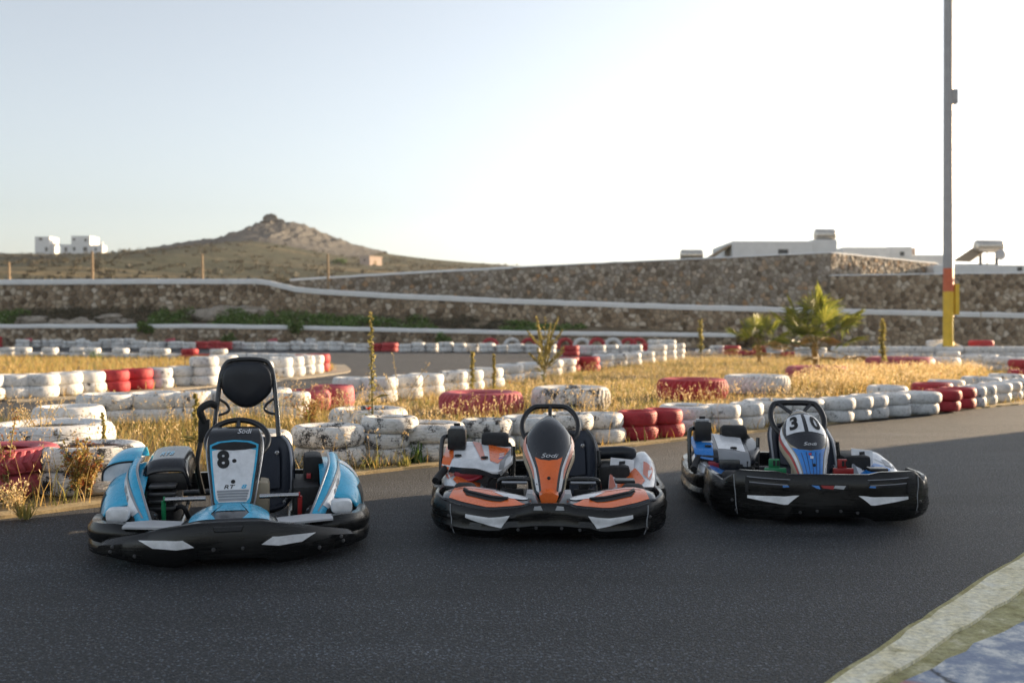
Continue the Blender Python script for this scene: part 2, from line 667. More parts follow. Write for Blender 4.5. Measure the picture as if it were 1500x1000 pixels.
leaf_mat('green_leaf', [(0.0, (0.05, 0.10, 0.02)), (0.6, (0.10, 0.19, 0.04)), (0.95, (0.17, 0.26, 0.07)), (1.0, (0.5, 0.52, 0.40))], 0.3)
leaf_mat('olive_leaf', [(0.0, (0.10, 0.11, 0.035)), (0.6, (0.19, 0.19, 0.06)), (1.0, (0.33, 0.29, 0.09))], 0.35)
leaf_mat('dark_scrub', [(0.0, (0.05, 0.048, 0.032)), (0.6, (0.085, 0.08, 0.05)), (1.0, (0.13, 0.105, 0.07))], 0.2)
leaf_mat('palm_green', [(0.0, (0.08, 0.11, 0.018)), (0.6, (0.17, 0.21, 0.035)), (1.0, (0.34, 0.33, 0.07))], 0.5, 0.4)
leaf_mat('palm_dry', [(0.0, (0.26, 0.15, 0.05)), (1.0, (0.45, 0.30, 0.10))], 0.35)
leaf_mat('mullein', [(0.0, (0.20, 0.19, 0.06)), (0.6, (0.36, 0.31, 0.10)), (1.0, (0.56, 0.45, 0.15))], 0.4)
leaf_mat('poppy', [(0.0, (0.62, 0.06, 0.02)), (1.0, (0.75, 0.10, 0.03))], 0.4)
leaf_mat('dock', [(0.0, (0.30, 0.07, 0.03)), (0.4, (0.36, 0.20, 0.07)), (0.75, (0.42, 0.32, 0.10)), (1.0, (0.20, 0.22, 0.06))], 0.4)
simple('stem', (0.22, 0.18, 0.07), 0.8, var=0.2)
# karts
worn_black('bumper_black')
simple('black_plastic', (0.014, 0.014, 0.016), 0.36, var=0.3, scale=20)
simple('black_matt', (0.012, 0.012, 0.013), 0.7, var=0.3, scale=20)
simple('carbon_black', (0.018, 0.020, 0.025), 0.24, var=0.08, scale=6, coat=0.4, rvar=0.05)
simple('rubber', (0.018, 0.018, 0.019), 0.75, var=0.3, scale=25, bumpd=0.002)
simple('seat_navy', (0.018, 0.024, 0.040), 0.5, var=0.2, scale=60, bumpd=0.001)
simple('seat_black', (0.012, 0.014, 0.020), 0.42, var=0.25, scale=12)
simple('tube_black', (0.015, 0.015, 0.016), 0.3, var=0.2, scale=10, coat=0.4)
simple('steel', (0.50, 0.50, 0.51), 0.28, metal=1.0, var=0.08, scale=6, rvar=0.05)
simple('dark_steel', (0.10, 0.10, 0.105), 0.42, metal=0.7, var=0.3, scale=20)
simple('trim_silver', (0.34, 0.35, 0.37), 0.3, metal=0.7, var=0.05, scale=4, rvar=0.03)
simple('kart_blue', (0.032, 0.41, 0.66), 0.3, var=0.16, scale=9, coat=0.4)
simple('deep_blue', (0.02, 0.20, 0.60), 0.3, var=0.16, scale=9, coat=0.4)
simple('kart_orange', (0.84, 0.16, 0.028), 0.32, var=0.14, scale=9, coat=0.35)
simple('kart_red', (0.50, 0.035, 0.045), 0.35, var=0.15, scale=9, coat=0.3)
simple('kart_salmon', (0.66, 0.22, 0.15), 0.35, var=0.12, scale=9, coat=0.3)
simple('kart_white', (0.74, 0.75, 0.77), 0.34, var=0.22, scale=16, coat=0.35)
simple('kart_grey', (0.28, 0.29, 0.31), 0.4, var=0.15, scale=9)
simple('light_grey', (0.42, 0.43, 0.45), 0.45, var=0.15, scale=9)
simple('beige_plastic', (0.46, 0.39, 0.28), 0.5, var=0.12, scale=8)
simple('pedal_green', (0.012, 0.20, 0.075), 0.4, var=0.15)
simple('pedal_red', (0.33, 0.02, 0.02), 0.4, var=0.15)
simple('engine_red', (0.28, 0.015, 0.03), 0.4, var=0.3, scale=20)
# ------------------------------------------------------------------ ground, roads, kerbs
def sheet(name, pts, z, mat, kind='structure'):
    o = mobj(name, [(x, y, z) for x, y in pts], [tuple(range(len(pts)))], mat, None, False)
    if o.data.polygons[0].normal.z < 0:
        o.data.flip_normals()
    return tag(o, kind=kind)


sheet('ground', [(-3000, -3000), (3000, -3000), (3000, 3000), (-3000, 3000)], -0.03, 'earth')
sheet('road', [(-60, -15), (45, -15), (45, 59.5), (-60, 59.5)], 0.0, 'asphalt')

front_edge = [(-7.85, 2.46), (-3.25, 6.32), (-1.37, 8.1), (0.81, 9.83), (3.0, 11.66), (6.57, 14.58), (8.2, 15.9), (11, 18.6), (13.5, 22.0)]
back_edge = [(14.8, 27), (14.0, 34), (11.0, 38.5), (6.0, 39.5), (4.4, 37), (2.6, 31), (1.2, 27.2), (-0.5, 22.2), (-1.4, 19), (-2.3, 17.2), (-3.0, 15.9), (-3.7, 14.1), (-5.0, 12.9), (-7.5, 11.6), (-13, 9.0)]
ISLAND = front_edge + back_edge
sheet('verge', ISLAND, 0.014, 'dry_soil')
L_FRONT = [(-13, 14.6), (-8.3, 16.3), (-7.4, 17.5), (-6.6, 19.9), (-5.6, 22.6), (-4.95, 25.6)]
L_BACK = [(-4.9, 27.6), (-5.8, 32), (-8.5, 37.2), (-13, 40), (-21, 41.4), (-42, 42), (-42, 17)]
LEFT_ISLAND = L_FRONT + L_BACK
sheet('island_soil', LEFT_ISLAND, 0.014, 'dry_soil')


def strip(name, path, offs0, offs1, z0, z1, mat, smooth=False):
    """band beside a path: a slab with a real thickness; offsets to the right of travel"""
    P = [Vector((x, y, 0)) for x, y in path]
    secs = []
    o0, o1 = offs0, offs1
    for i, p in enumerate(P):
        offs0 = o0(i / (len(P) - 1)) if callable(o0) else o0
        offs1 = o1(i / (len(P) - 1)) if callable(o1) else o1
        t = (P[min(i + 1, len(P) - 1)] - P[max(i - 1, 0)]).normalized()
        n = Vector((t.y, -t.x, 0))
        a, b = p + n * offs0, p + n * offs1
        secs.append([a + Vector((0, 0, z0)), a + Vector((0, 0, z1)), b + Vector((0, 0, z1)), b + Vector((0, 0, z0))])
    return MB().loft(secs).build(name, mat, None, smooth)


fine_front = [(p.x, p.y) for p in cr([(x, y, 0) for x, y in front_edge], 10)]
rag = [(x + 0.03 * noise.noise((x * 2.1, y * 2.1, 0)), y + 0.05 * noise.noise((x * 3, y * 3, 4))) for x, y in fine_front]
tag(strip('road_edge', rag, -0.10, 0.07, -0.01, 0.022, 'edge_sand'), kind='structure')
ap = [(p.x, p.y) for p in cr([(x, y, 0) for x, y in L_FRONT[1:] + [(-4.9, 27.6), (-5.8, 32)]], 6)]
tag(strip('apron', ap, -0.10, 0.42, -0.01, 0.02, 'apron'), kind='structure')

# near kerb: worn white strip, olive gutter, blue and red painted concrete behind it
KD = Vector((1.66, 1.94, 0)).normalized()
K0 = Vector((1.07, 3.36, 0))
kpath = []
for i in range(60):
    p = K0 + KD * (-1.6 + i * 0.12)
    j = 0.012 * noise.noise((p.x * 2.1, p.y * 2.1, 1.7)) + 0.010 * noise.noise((p.x * 13, p.y * 13, 3.0))
    n = Vector((KD.y, -KD.x, 0))
    p = p + n * j
    # the far end bends with the road
    s = max(0, i - 38) * 0.12
    p = p - n * 0.012 * s * s
    kpath.append((p.x, p.y))
def kj(s, f):
    return 0.008 * noise.noise((s * 60, f, 0)) + 0.006 * noise.noise((s * 170, f, 3))
def k_a(s): return 0.036 + kj(s, 1)
def k_b(s): return interp(s, [(0, 0.10), (0.23, 0.145), (0.6, 0.26), (1, 0.36)]) + kj(s, 2) * 1.6
def k_c(s): return interp(s, [(0, 0.14), (0.23, 0.195), (0.42, 0.37), (0.6, 0.56), (1, 0.9)]) + kj(s, 5) * 2
tag(strip('kerb_edge', kpath, 0.0, k_a, -0.01, 0.016, 'kerb_edge'), kind='structure')
tag(strip('kerb', kpath, k_a, k_b, -0.01, 0.030, 'kerb_white'), kind='structure')
tag(strip('gutter', kpath, k_b, k_c, -0.01, 0.016, 'kerb_olive'), kind='structure')

m, N, L, b = new_mat('painted_concrete')
tc = N.new('ShaderNodeTexCoord')
v = tc.outputs['Object']
n1 = nz(N, L, v, 5.5, 10, 0.78, 0.1)
paint = ramp(N, [(0.30, (0.13, 0.165, 0.25)), (0.46, (0.22, 0.265, 0.36)), (0.52, (0.36, 0.39, 0.44)), (0.58, (0.62, 0.62, 0.60))])
L.new(n1.outputs['Fac'], paint.inputs[0])
# the red field starts a little way along the kerb
sx = N.new('ShaderNodeSeparateXYZ')
L.new(v, sx.inputs[0])
dot = N.new('ShaderNodeMath'); dot.operation = 'MULTIPLY_ADD'
L.new(sx.outputs['X'], dot.inputs[0]); dot.inputs[1].default_value = 0.5
L.new(sx.outputs['Y'], dot.inputs[2])
redm = ramp(N, [(0.0, g3(1)), (0.03, g3(0))])
sub = N.new('ShaderNodeMath'); sub.operation = 'SUBTRACT'
L.new(dot.outputs[0], sub.inputs[0]); sub.inputs[1].default_value = 3.96
L.new(sub.outputs[0], redm.inputs[0])
rednoise = ramp(N, [(0.35, (0.30, 0.10, 0.11)), (0.6, (0.42, 0.27, 0.26))])
L.new(n1.outputs['Fac'], rednoise.inputs[0])
c = mixc(N, L, redm.outputs[0], paint.outputs[0], rednoise.outputs[0])
vo = N.new('ShaderNodeTexVoronoi')
vo.feature = 'DISTANCE_TO_EDGE'
vo.inputs['Scale'].default_value = 1.5
dn = nz(N, L, v, 5.0, 4, 0.6)
mv = N.new('ShaderNodeMix'); mv.data_type = 'VECTOR'
mv.inputs[0].default_value = 0.16
L.new(v, mv.inputs[4]); L.new(dn.outputs['Color'], mv.inputs[5])
L.new(mv.outputs[1], vo.inputs['Vector'])
cr_ = ramp(N, [(0.0, g3(0.10)), (0.010, g3(0.35)), (0.022, g3(1))])
L.new(vo.outputs['Distance'], cr_.inputs[0])
c = mixc(N, L, 1.0, c, cr_.outputs[0], 'MULTIPLY')
L.new(c, b.inputs['Base Color'])
b.inputs['Roughness'].default_value = 0.8
bump(N, L, vo.outputs['Distance'], 0.4, 0.01, b)
pv = [(x, y) for x, y in kpath]
out = []
for i, (x, y) in enumerate(kpath):
    t = (Vector((*kpath[min(i + 1, 59)], 0)) - Vector((*kpath[max(i - 1, 0)], 0))).normalized()
    out.append((x + t.y * (k_c(i / 59) + 0.001), y - t.x * (k_c(i / 59) + 0.001)))
pave = out + [(11, 8), (11, -4), (0.4, -4)]
tag(mobj('painted_pavement', [(x, y, 0.026) for x, y in pave], [tuple(range(len(pave)))], 'painted_concrete', None, False), kind='structure')


# ------------------------------------------------------------------ stone walls
def clip_half(poly, px, pz, nx_, nz_):
    """keep the side of the line through (px, pz) that lies against the normal"""
    out = []
    m_ = len(poly)
    for i in range(m_):
        a, b = poly[i], poly[(i + 1) % m_]
        da = (a[0] - px) * nx_ + (a[1] - pz) * nz_
        db = (b[0] - px) * nx_ + (b[1] - pz) * nz_
        if da <= 0: out.append(a)
        if (da < 0 < db) or (db < 0 < da):
            t = da / (da - db)
            out.append((a[0] + (b[0] - a[0]) * t, a[1] + (b[1] - a[1]) * t))
    return out


def stone_face(mb, A, B, ztop, zbot, size, seed, inset=0.0):
    """random rubble on the face from A to B (XY); ztop/zbot are functions of the run"""
    r = random.Random(seed)
    A, B = Vector((*A, 0)), Vector((*B, 0))
    ln = (B - A).length
    t = (B - A) / ln
    n = Vector((t.y, -t.x, 0))
    zmin = min(zbot(ln * k / 20) for k in range(21))
    zmax = max(ztop(ln * k / 20) for k in range(21))
    ax, az = size * 1.25, size * 0.80
    nxs, nzs = int(ln / ax) + 3, int((zmax - zmin) / az) + 3
    P = {}
    for i in range(-2, nxs + 2):
        for j in range(-2, nzs + 2):
            P[i, j] = ((i + (0.5 if j % 2 else 0) + r.uniform(-0.42, 0.42)) * ax, zmin + (j + r.uniform(-0.42, 0.42)) * az)
    for i in range(-1, nxs + 1):
        for j in range(-1, nzs + 1):
            cx, cz = P[i, j]
            if cx < -0.2 or cx > ln + 0.2: continue
            q = min(max(cx, 0), ln)
            if cz > ztop(q) + 0.15 or cz < zbot(q) - 0.3: continue
            g = r.uniform(0.012, 0.034)
            poly = [(0.005, zmin - 0.3), (ln - 0.005, zmin - 0.3), (ln - 0.005, zmax + 0.3), (0.005, zmax + 0.3)]
            # below the sloping top
            e = 0.2
            sl = (ztop(min(q + e, ln)) - ztop(max(q - e, 0))) / (min(q + e, ln) - max(q - e, 0))
            poly = clip_half(poly, q, ztop(q) - 0.012, -sl, 1.0)
            for di in (-2, -1, 0, 1, 2):
                for dj in (-2, -1, 0, 1, 2):
                    if (di or dj) and (i + di, j + dj) in P and len(poly) > 2:
                        ox, oz = P[i + di, j + dj]
                        dx, dz = ox - cx, oz - cz
                        l = math.hypot(dx, dz)
                        poly = clip_half(poly, cx + dx / 2 - dx / l * g, cz + dz / 2 - dz / l * g, dx / l, dz / l)
            if len(poly) < 3: continue
            mx, mz = sum(p[0] for p in poly) / len(poly), sum(p[1] for p in poly) / len(poly)
            if max(math.hypot(p[0] - mx, p[1] - mz) for p in poly) < 0.06: continue
            d = r.uniform(0.02, 0.10)
            m_ = len(poly)
            tx, tz = r.uniform(-0.05, 0.05), r.uniform(-0.06, 0.06)
            base = [A + t * a + n * 0.002 + Vector((0, 0, c)) for a, c in poly]
            top = [A + t * (mx + (a - mx) * 0.80) + n * max(0.01, d + tx * (a - mx) + tz * (c - mz)) + Vector((0, 0, mz + (c - mz) * 0.80)) for a, c in poly]
            mb.add(base + top, [(k, (k + 1) % m_, m_ + (k + 1) % m_, m_ + k) for k in range(m_)] + [tuple(range(m_, 2 * m_))])
    return mb


def stone_wall(name, runs, thick, size, mat, label, coping, seed, cz=0.0):
    """runs: list of (A, B, top0, top1, bot0, bot1); coping: height of the white top (0 = none)"""
    w = empty(name, (runs[0][0][0], runs[0][0][1], 0))
    off = Vector((runs[0][0][0], runs[0][0][1], 0))
    core, st, cp = MB(), MB(), MB()
    for k, (A, B, t0, t1, b0, b1) in enumerate(runs):
        a, b = Vector((*A, 0)) - off, Vector((*B, 0)) - off
        ln = (b - a).length
        t = (b - a) / ln
        n = Vector((t.y, -t.x, 0))
        core.loft([[p + n * 0.0 + Vector((0, 0, bz)), p + Vector((0, 0, tz - coping)), p - n * thick + Vector((0, 0, tz - coping)), p - n * thick + Vector((0, 0, bz))] for p, tz, bz in ((a, t0, b0), (b, t1, b1))])
        zt = lambda s, t0=t0, t1=t1, ln=ln: t0 + (t1 - t0) * s / ln - coping
        zb = lambda s, b0=b0, b1=b1, ln=ln: b0 + (b1 - b0) * s / ln
        stone_face(st, (a.x, a.y), (b.x, b.y), zt, zb, size, seed + k)
    if coping:
        # one whitewashed band along all runs
        pts = [(runs[0][0], runs[0][2])] + [(r_[1], r_[3]) for r_ in runs]
        P = [Vector((*p, z)) - off for p, z in pts]
        fine = []
        for i in range(len(P) - 1):
            q = max(2, int((P[i + 1] - P[i]).length / 0.8))
            fine += [P[i].lerp(P[i + 1], s / q) for s in range(q)]
        fine.append(P[-1])
        secs = []
        for i, p in enumerate(fine):
            t = fine[min(i + 1, len(fine) - 1)] - fine[max(i - 1, 0)]
            t.z = 0
            t.normalize()
            n = Vector((t.y, -t.x, 0))
            j = 0.035 * noise.noise((p.x * 0.9, p.y, seed)) + 0.02 * noise.noise((p.x * 3, 1, seed))
            h = coping + j
            o0, o1 = 0.11 + j * 0.6, -thick - 0.06
            secs.append([p + n * o0 + Vector((0, 0, -coping + j * 0.5)), p + n * (o0 + 0.01) + Vector((0, 0, -0.07 + j)), p + n * (o0 - 0.06) + Vector((0, 0, j)), p + n * o1 + Vector((0, 0, j)), p + n * o1 + Vector((0, 0, -coping))])
        cp.loft(secs).build('coping', 'whitewash', w)
    core.build('core', 'mortar', w, False)
    s = st.build('stonework', mat, w, False)
    s['kind'] = 'stuff'
    return tag(w, label, 'wall')


def runs_from_px(Y, pts, bots):
    """pts: (px, py_top) along a wall at distance Y; bots: (px, z)"""
    out = []
    for (p0, y0), (p1, y1) in zip(pts, pts[1:]):
        out.append(((xat(p0, Y), Y), (xat(p1, Y), Y), zat(y0, Y), zat(y1, Y), interp(p0, bots), interp(p1, bots)))
    return out


stone_wall('terrace_wall', runs_from_px(60, [(-700, 475), (300, 474.5), (420, 476.5), (600, 480.5), (750, 484), (900, 486), (1078, 488)], [(-700, 0), (1078, 0)]),
           0.4, 0.30, 'stone_brown', 'low rubble wall with a whitewashed top just behind the farthest tyre row', 0.24, 11)
UPPER = [(-700, 410), (0, 409.5), (200, 408.5), (375, 408.5), (395, 410.5), (412, 415), (432, 420), (470, 423.5), (560, 429), (750, 437.5), (1000, 446), (1250, 452.5), (1500, 458.5), (1720, 463), (2250, 472)]
stone_wall('terrace_wall', runs_from_px(64, UPPER, [(-260, 1.6), (350, 1.4), (600, 1.2), (900, 0.6), (1100, 0.0), (1720, 0.0)]),
           0.5, 0.35, 'stone_brown', 'long rubble retaining wall with white top that steps down behind the low wall', 0.33, 31)
stone_wall('terrace_wall', runs_from_px(70, [(425, 408.5), (600, 398), (750, 390.5)], [(425, 1.5), (750, 1.5)]),
           0.5, 0.35, 'stone_grey', 'grey stone wall with a thin white top rising towards the houses', 0.16, 51)
cX = xat(1216, 70)
zc = zat(369, 70)
stone_wall('house_wall', runs_from_px(70, [(750, 390.5), (900, 383.5), (1012, 378.5)], [(750, 1.5), (1012, 1.5)]),
           0.5, 0.35, 'stone_grey', 'grey and ochre stone wall left of the vertical joint below the water tank', 0.07, 61)
stone_wall('house_wall', runs_from_px(69.93, [(1012.5, 378.3), (1215.5, 369)], [(1012, 1.5), (1216, 1.5)]) + [((cX, 69.93), (35.0, 82.0), zc, zc, 4.6, 4.6)],
           0.5, 0.35, 'stone_grey', 'tall grey stone house wall turning a sunlit corner under the white roofs', 0.09, 71)
stone_wall('yard_wall', runs_from_px(69.4, [(1216.5, 402.5), (1400, 400), (1720, 397), (2150, 393)], [(1216, 1.0), (1720, 1.0)]),
           0.45, 0.35, 'stone_brown', 'lower stone yard wall running right from the house corner behind the pole', 0.05, 81)

# planted bank between the two left-hand walls
bm_v, bm_f = [], []
nx, ny = 150, 8
for j in range(ny + 1):
    for i in range(nx + 1):
        x = -46 + 62 * i / nx
        t = j / ny
        px = 750 + F_PX * x / 62
        hi = interp(px, [(-200, 2.5), (350, 2.4), (600, 2.0), (900, 1.25), (1100, 0.9)])
        lo = interp(px, [(-200, 1.05), (400, 1.05), (600, 0.9), (1100, 0.7)])
        z = lo + (hi - lo) * t ** 0.8 + (0.28 * noise.noise((x * 0.5, t * 2.5, 2)) + 0.12 * noise.noise((x * 1.7, t * 5, 7))) * (1 - abs(2 * t - 1)) ** 0.5
        bm_v.append((x, 60.38 + 3.7 * t, z))
for j in range(ny):
    for i in range(nx):
        a = j * (nx + 1) + i
        bm_f.append((a, a + 1, a + nx + 2, a + nx + 1))
bank = mobj('bank', bm_v, bm_f, 'bank_soil')
tag(bank, kind='structure')
BANK = np.array(bm_v).reshape(ny + 1, nx + 1, 3)


def bank_z(x, y):
    i = min(nx, max(0, int(round((x + 46) / 62 * nx))))
    j = min(ny, max(0, int(round((y - 60.38) / 3.7 * ny))))
    return float(BANK[j, i, 2])


# ------------------------------------------------------------------ terraces, hill
SIL = [(-900, 392), (-400, 380), (-150, 373), (0, 370), (50, 370.5), (150, 370), (230, 369), (262, 366.5), (290, 360), (310, 354), (350, 353), (375, 349), (420, 343), (460, 347), (490, 355), (540, 366.5), (600, 376), (660, 382), (745, 388.5), (800, 394), (900, 402), (1100, 412), (1600, 425), (2400, 440)]


def ridge_z(x):
    return zat(sint(750 + F_PX * x / 350.0, SIL), 350.0)


def terr_z(x, y):
    z0 = interp(x, [(-60, 3.7), (-16, 4.0), (0, 4.9), (12, 5.5), (22, 5.0), (60, 5.0)])
    zr = ridge_z(x)
    if y <= 350:
        t = max(0.0, (y - 72) / 278.0)
        z = z0 + (zr - z0) * t ** 1.25
        z += t * (1 - t * 0.7) * (1.6 * noise.noise((x * 0.02, y * 0.02, 3)) + 0.5 * noise.noise((x * 0.09, y * 0.09, 9)))
    else:
        t = min(1.0, (y - 350) / 200.0)
        z = zr + (0 - zr) * t * t * (3 - 2 * t)
    return z


tv, tf = [], []
ys = list(np.concatenate([np.linspace(71.2, 120, 14), np.linspace(128, 350, 46), np.linspace(362, 560, 10)]))
xs = list(np.concatenate([np.linspace(-420, -190, 24), np.linspace(-184, 60, 124), np.linspace(68, 330, 30)]))
for y in ys:
    for x in xs:
        tv.append((x, y, terr_z(x, y)))
for j in range(len(ys) - 1):
    for i in range(len(xs) - 1):
        a = j * len(xs) + i
        tf.append((a, a + 1, a + len(xs) + 1, a + len(xs)))

m, N, L, b = new_mat('hillside')
tc = N.new('ShaderNodeTexCoord')
mp = N.new('ShaderNodeMapping')
mp.inputs['Scale'].default_value = (0.35, 1.0, 1.0)
L.new(tc.outputs['Object'], mp.inputs['Vector'])
n1 = nz(N, L, mp.outputs[0], 0.045, 9, 0.68, 0.5)
n2 = nz(N, L, tc.outputs['Object'], 0.55, 6, 0.7)
r1 = ramp(N, [(0.30, (0.042, 0.05, 0.034)), (0.46, (0.072, 0.076, 0.05)), (0.58, (0.10, 0.095, 0.062)), (0.66, (0.24, 0.185, 0.10)), (0.76, (0.30, 0.235, 0.13))])
L.new(n1.outputs['Fac'], r1.inputs[0])
r2 = ramp(N, [(0.35, g3(0.45)), (0.6, g3(1.2))])
L.new(n2.outputs['Fac'], r2.inputs[0])
cc = mixc(N, L, 1.0, r1.outputs[0], r2.outputs[0], 'MULTIPLY')
L.new(cc, b.inputs['Base Color'])
b.inputs['Roughness'].default_value = 1.0
b.inputs['Specular IOR Level'].default_value = 0.1
bump(N, L, n2.outputs['Fac'], 0.8, 0.7, b)
tag(mobj('hill', tv, tf, 'hillside', None, True, 80), kind='structure')
# the raised yard between the walls and the hillside
for nm, x0, x1, y0, y1, z in (('terrace_ground', -60, -13.5, 64.4, 71.4, 3.6), ('terrace_ground', -13.5, 22, 64.4, 69.9, 2.0), ('terrace_ground', 22, 60, 64.4, 69.3, 1.7), ('yard_ground', 22.4, 60, 69.8, 100, 4.55), ('yard_ground', 0, 22.2, 70.5, 100, 5.3)):
    sheet(nm, [(x0, y0), (x1, y0), (x1, y1), (x0, y1)], z, 'dry_soil')

# rocky summit
rv, rf = [], []
gx, gy = 120, 40
TOP = [(292, 0.5), (303, 0.9), (306, 1.2), (312, 0.7), (340, 0.7), (353, 1.2), (356, 2.0), (363, 1.9), (366, 2.6), (374, 2.5), (378, 3.0), (383, 4.2), (390, 4.6), (404, 4.4), (411, 4.0), (416, 3.6), (440, 3.8), (446, 3.7), (452, 3.0), (466, 2.2), (480, 1.5), (494, 1.3), (500, 1.5), (512, 1.0), (530, 0.8), (560, 0.5)]
for j in range(gy + 1):
    for i in range(gx + 1):
        px = 296 + (565 - 296) * i / gx
        y = 290 + 82 * j / gy
        x = xat(px, 350)
        u = j / gy
        prof = interp(px, TOP)
        env = max(0.0, 1 - abs(u - 0.73) / (0.73 if u < 0.73 else 0.27)) ** 0.7
        led = prof * env
        z = terr_z(x, y) - 0.35 + led + 0.5 * min(1, env * 3)
        z += (0.9 * abs(noise.noise((x * 0.16, y * 0.16, 5))) + 1.15 * noise.noise((x * 0.5, y * 0.5, 8)) + 0.6 * noise.noise((x * 1.3, y * 1.3, 2))) * min(1, prof / 2.0) * min(1, env * 2)
        rv.append((x, y, z))
for j in range(gy):
    for i in range(gx):
        a = j * (gx + 1) + i
        rf.append((a, a + 1, a + gx + 2, a + gx + 1))
tag(mobj('summit_rock', rv, rf, 'rock', None, True, 35), kind='structure')


def rock_mesh(mb, c, r, seed, squash=(1, 1, 1), sub=3, rough=0.35):
    bm = bmesh.new()
    bmesh.ops.create_icosphere(bm, subdivisions=sub, radius=1.0)
    for v in bm.verts:
        p = v.co.copy()
        d = 1 + rough * noise.noise(p * 1.4 + Vector((seed * 3.1, seed, 0))) + rough * 0.5 * noise.noise(p * 3.3 + Vector((0, seed * 2.3, 0)))
        v.co = Vector((c[0] + p.x * d * r * squash[0], c[1] + p.y * d * r * squash[1], c[2] + p.z * d * r * squash[2]))
    bm.verts.index_update()
    mb.add([v.co.copy() for v in bm.verts], [[v.index for v in f.verts] for f in bm.faces])
    bm.free()
    return mb


kx, ky = xat(397, 347), 347
kz = terr_z(kx, ky)
k = rock_mesh(MB(), (0, 0, 0), 2.7, 4, (1.25, 1.0, 0.95), 4, 0.5).build('summit_boulder', 'rock', None, True, 30)
k.location = (kx - 0.3, ky, kz + 4.6)
tag(k, 'weathered grey boulder crowning the rocky summit of the hill', 'boulder')
k = rock_mesh(MB(), (0, 0, 0), 1.7, 9, (1.2, 1.0, 0.8), 4, 0.5).build('summit_boulder', 'rock', None, True, 30)
k.location = (kx + 2.9, ky, kz + 4.2)
tag(k, 'smaller grey boulder leaning against the summit boulder on the hill', 'boulder')


# leaf masses
def leaf_cloud(centers, radii, per, size, seed):
    """small randomly turned leaf faces inside ellipsoids"""
    r = np.random.default_rng(seed)
    C = np.repeat(np.array(centers, float), per, axis=0)
    RR = np.repeat(np.array(radii, float), per, axis=0)
    n = len(C)
    d = r.normal(size=(n, 3))
    d /= np.linalg.norm(d, axis=1)[:, None]
    P = C + d * RR * (r.random(n) ** 0.45)[:, None]
    a = r.normal(size=(n, 3)); a /= np.linalg.norm(a, axis=1)[:, None]
    bb = np.cross(a, r.normal(size=(n, 3))); bb /= np.linalg.norm(bb, axis=1)[:, None]
    s = size * r.uniform(0.6, 1.3, n)[:, None]
    V = np.stack([P - a * s, P + bb * s * 0.45, P + a * s, P - bb * s * 0.45], axis=1).reshape(-1, 3)
    Fc = np.arange(4 * n).reshape(-1, 4)
    return V, Fc


# scrub dotted over the hillside
cs, rs = [], []
for _ in range(900):
    y = random.uniform(95, 340)
    px = random.uniform(-60, 760)
    x = xat(px, y)
    r = random.uniform(0.25, 0.7) * (0.6 + y / 300)
    cs.append((x, y, terr_z(x, y) + r * 0.25))
    rs.append((r * random.uniform(1.0, 2.2), r, r * 0.6))
V, Fc = leaf_cloud(cs, rs, 26, 0.28, 3)
tag(npobj('hillside_scrub', V, Fc, 'dark_scrub'), 'dark low scrub dotted over the slopes of the hill', 'scrub', kind='stuff')

# creeping green plants, dark shrubs and boulders on the bank
cs, rs = [], []
for px0, px1, n, h in ((-30, 35, 26, 0.42), (225, 280, 40, 0.55), (315, 350, 26, 0.55), (345, 520, 100, 0.42), (470, 640, 60, 0.30), (735, 790, 24, 0.3), (760, 860, 24, 0.22)):
    for _ in range(n):
        x = xat(random.uniform(px0, px1), 61.5)
        y = random.uniform(60.6, 62.6)
        cs.append((x, y, bank_z(x, y) + 0.1))
        rs.append((random.uniform(0.3, 0.6), 0.4, h * random.uniform(0.6, 1.1)))
V, Fc = leaf_cloud(cs, rs, 110, 0.085, 5)
tag(npobj('creeping_plants', V, Fc, 'green_leaf'), 'bright green creeping plants spilling over the bank between the walls', 'ground cover', kind='stuff')
cs, rs = [], []
for px0, px1, n, h in ((20, 60, 14, 0.35), (75, 110, 14, 0.4), (105, 160, 14, 0.3), (180, 232, 18, 0.4), (60, 160, 14, 0.25), (265, 300, 10, 0.4), (640, 700, 18, 0.42), (530, 640, 18, 0.25), (700, 745, 8, 0.2)):
    for _ in range(n):
        x = xat(random.uniform(px0, px1), 62)
        y = random.uniform(60.8, 63.4)
        cs.append((x, y, bank_z(x, y) + 0.12))
        rs.append((random.uniform(0.3, 0.6), 0.4, h * random.uniform(0.7, 1.2)))
V, Fc = leaf_cloud(cs, rs, 100, 0.08, 6)
tag(npobj('dry_shrubs', V, Fc, 'dark_scrub'), 'brown half-dry low shrubs on the bank between the walls', 'shrubs', kind='stuff')
k = 0
for px, y, r, lab in ((50, 61.2, 0.62, 'pale boulder on the bank beside the first green clump'), (88, 61.0, 0.5, 'flat pale boulder lying low on the planted bank'), (118, 61.0, 0.72, 'broad pale boulder in the middle of the bare bank'), (160, 61.6, 0.6, 'buff boulder on the bank below the white topped wall'), (182, 61.1, 0.4, 'small buff boulder between shrubs on the bank'),
                      (312, 62.4, 1.0, 'big grey boulder on the bank between green plants'), (340, 62.8, 0.9, 'wide grey rock ledge under the long retaining wall'), (365, 63.0, 0.7, 'grey rock slab half hidden by the creeping plants')):
    x = xat(px, y)
    o = rock_mesh(MB(), (0, 0, 0), r, k + 2.5, (1.7, 0.9, 0.62), 3, 0.5).build('boulder', 'boulder_rock', None, True, 30)
    o.location = (x, y, bank_z(x, y) + 0.05)
    tag(o, lab, 'boulder')
    k += 1
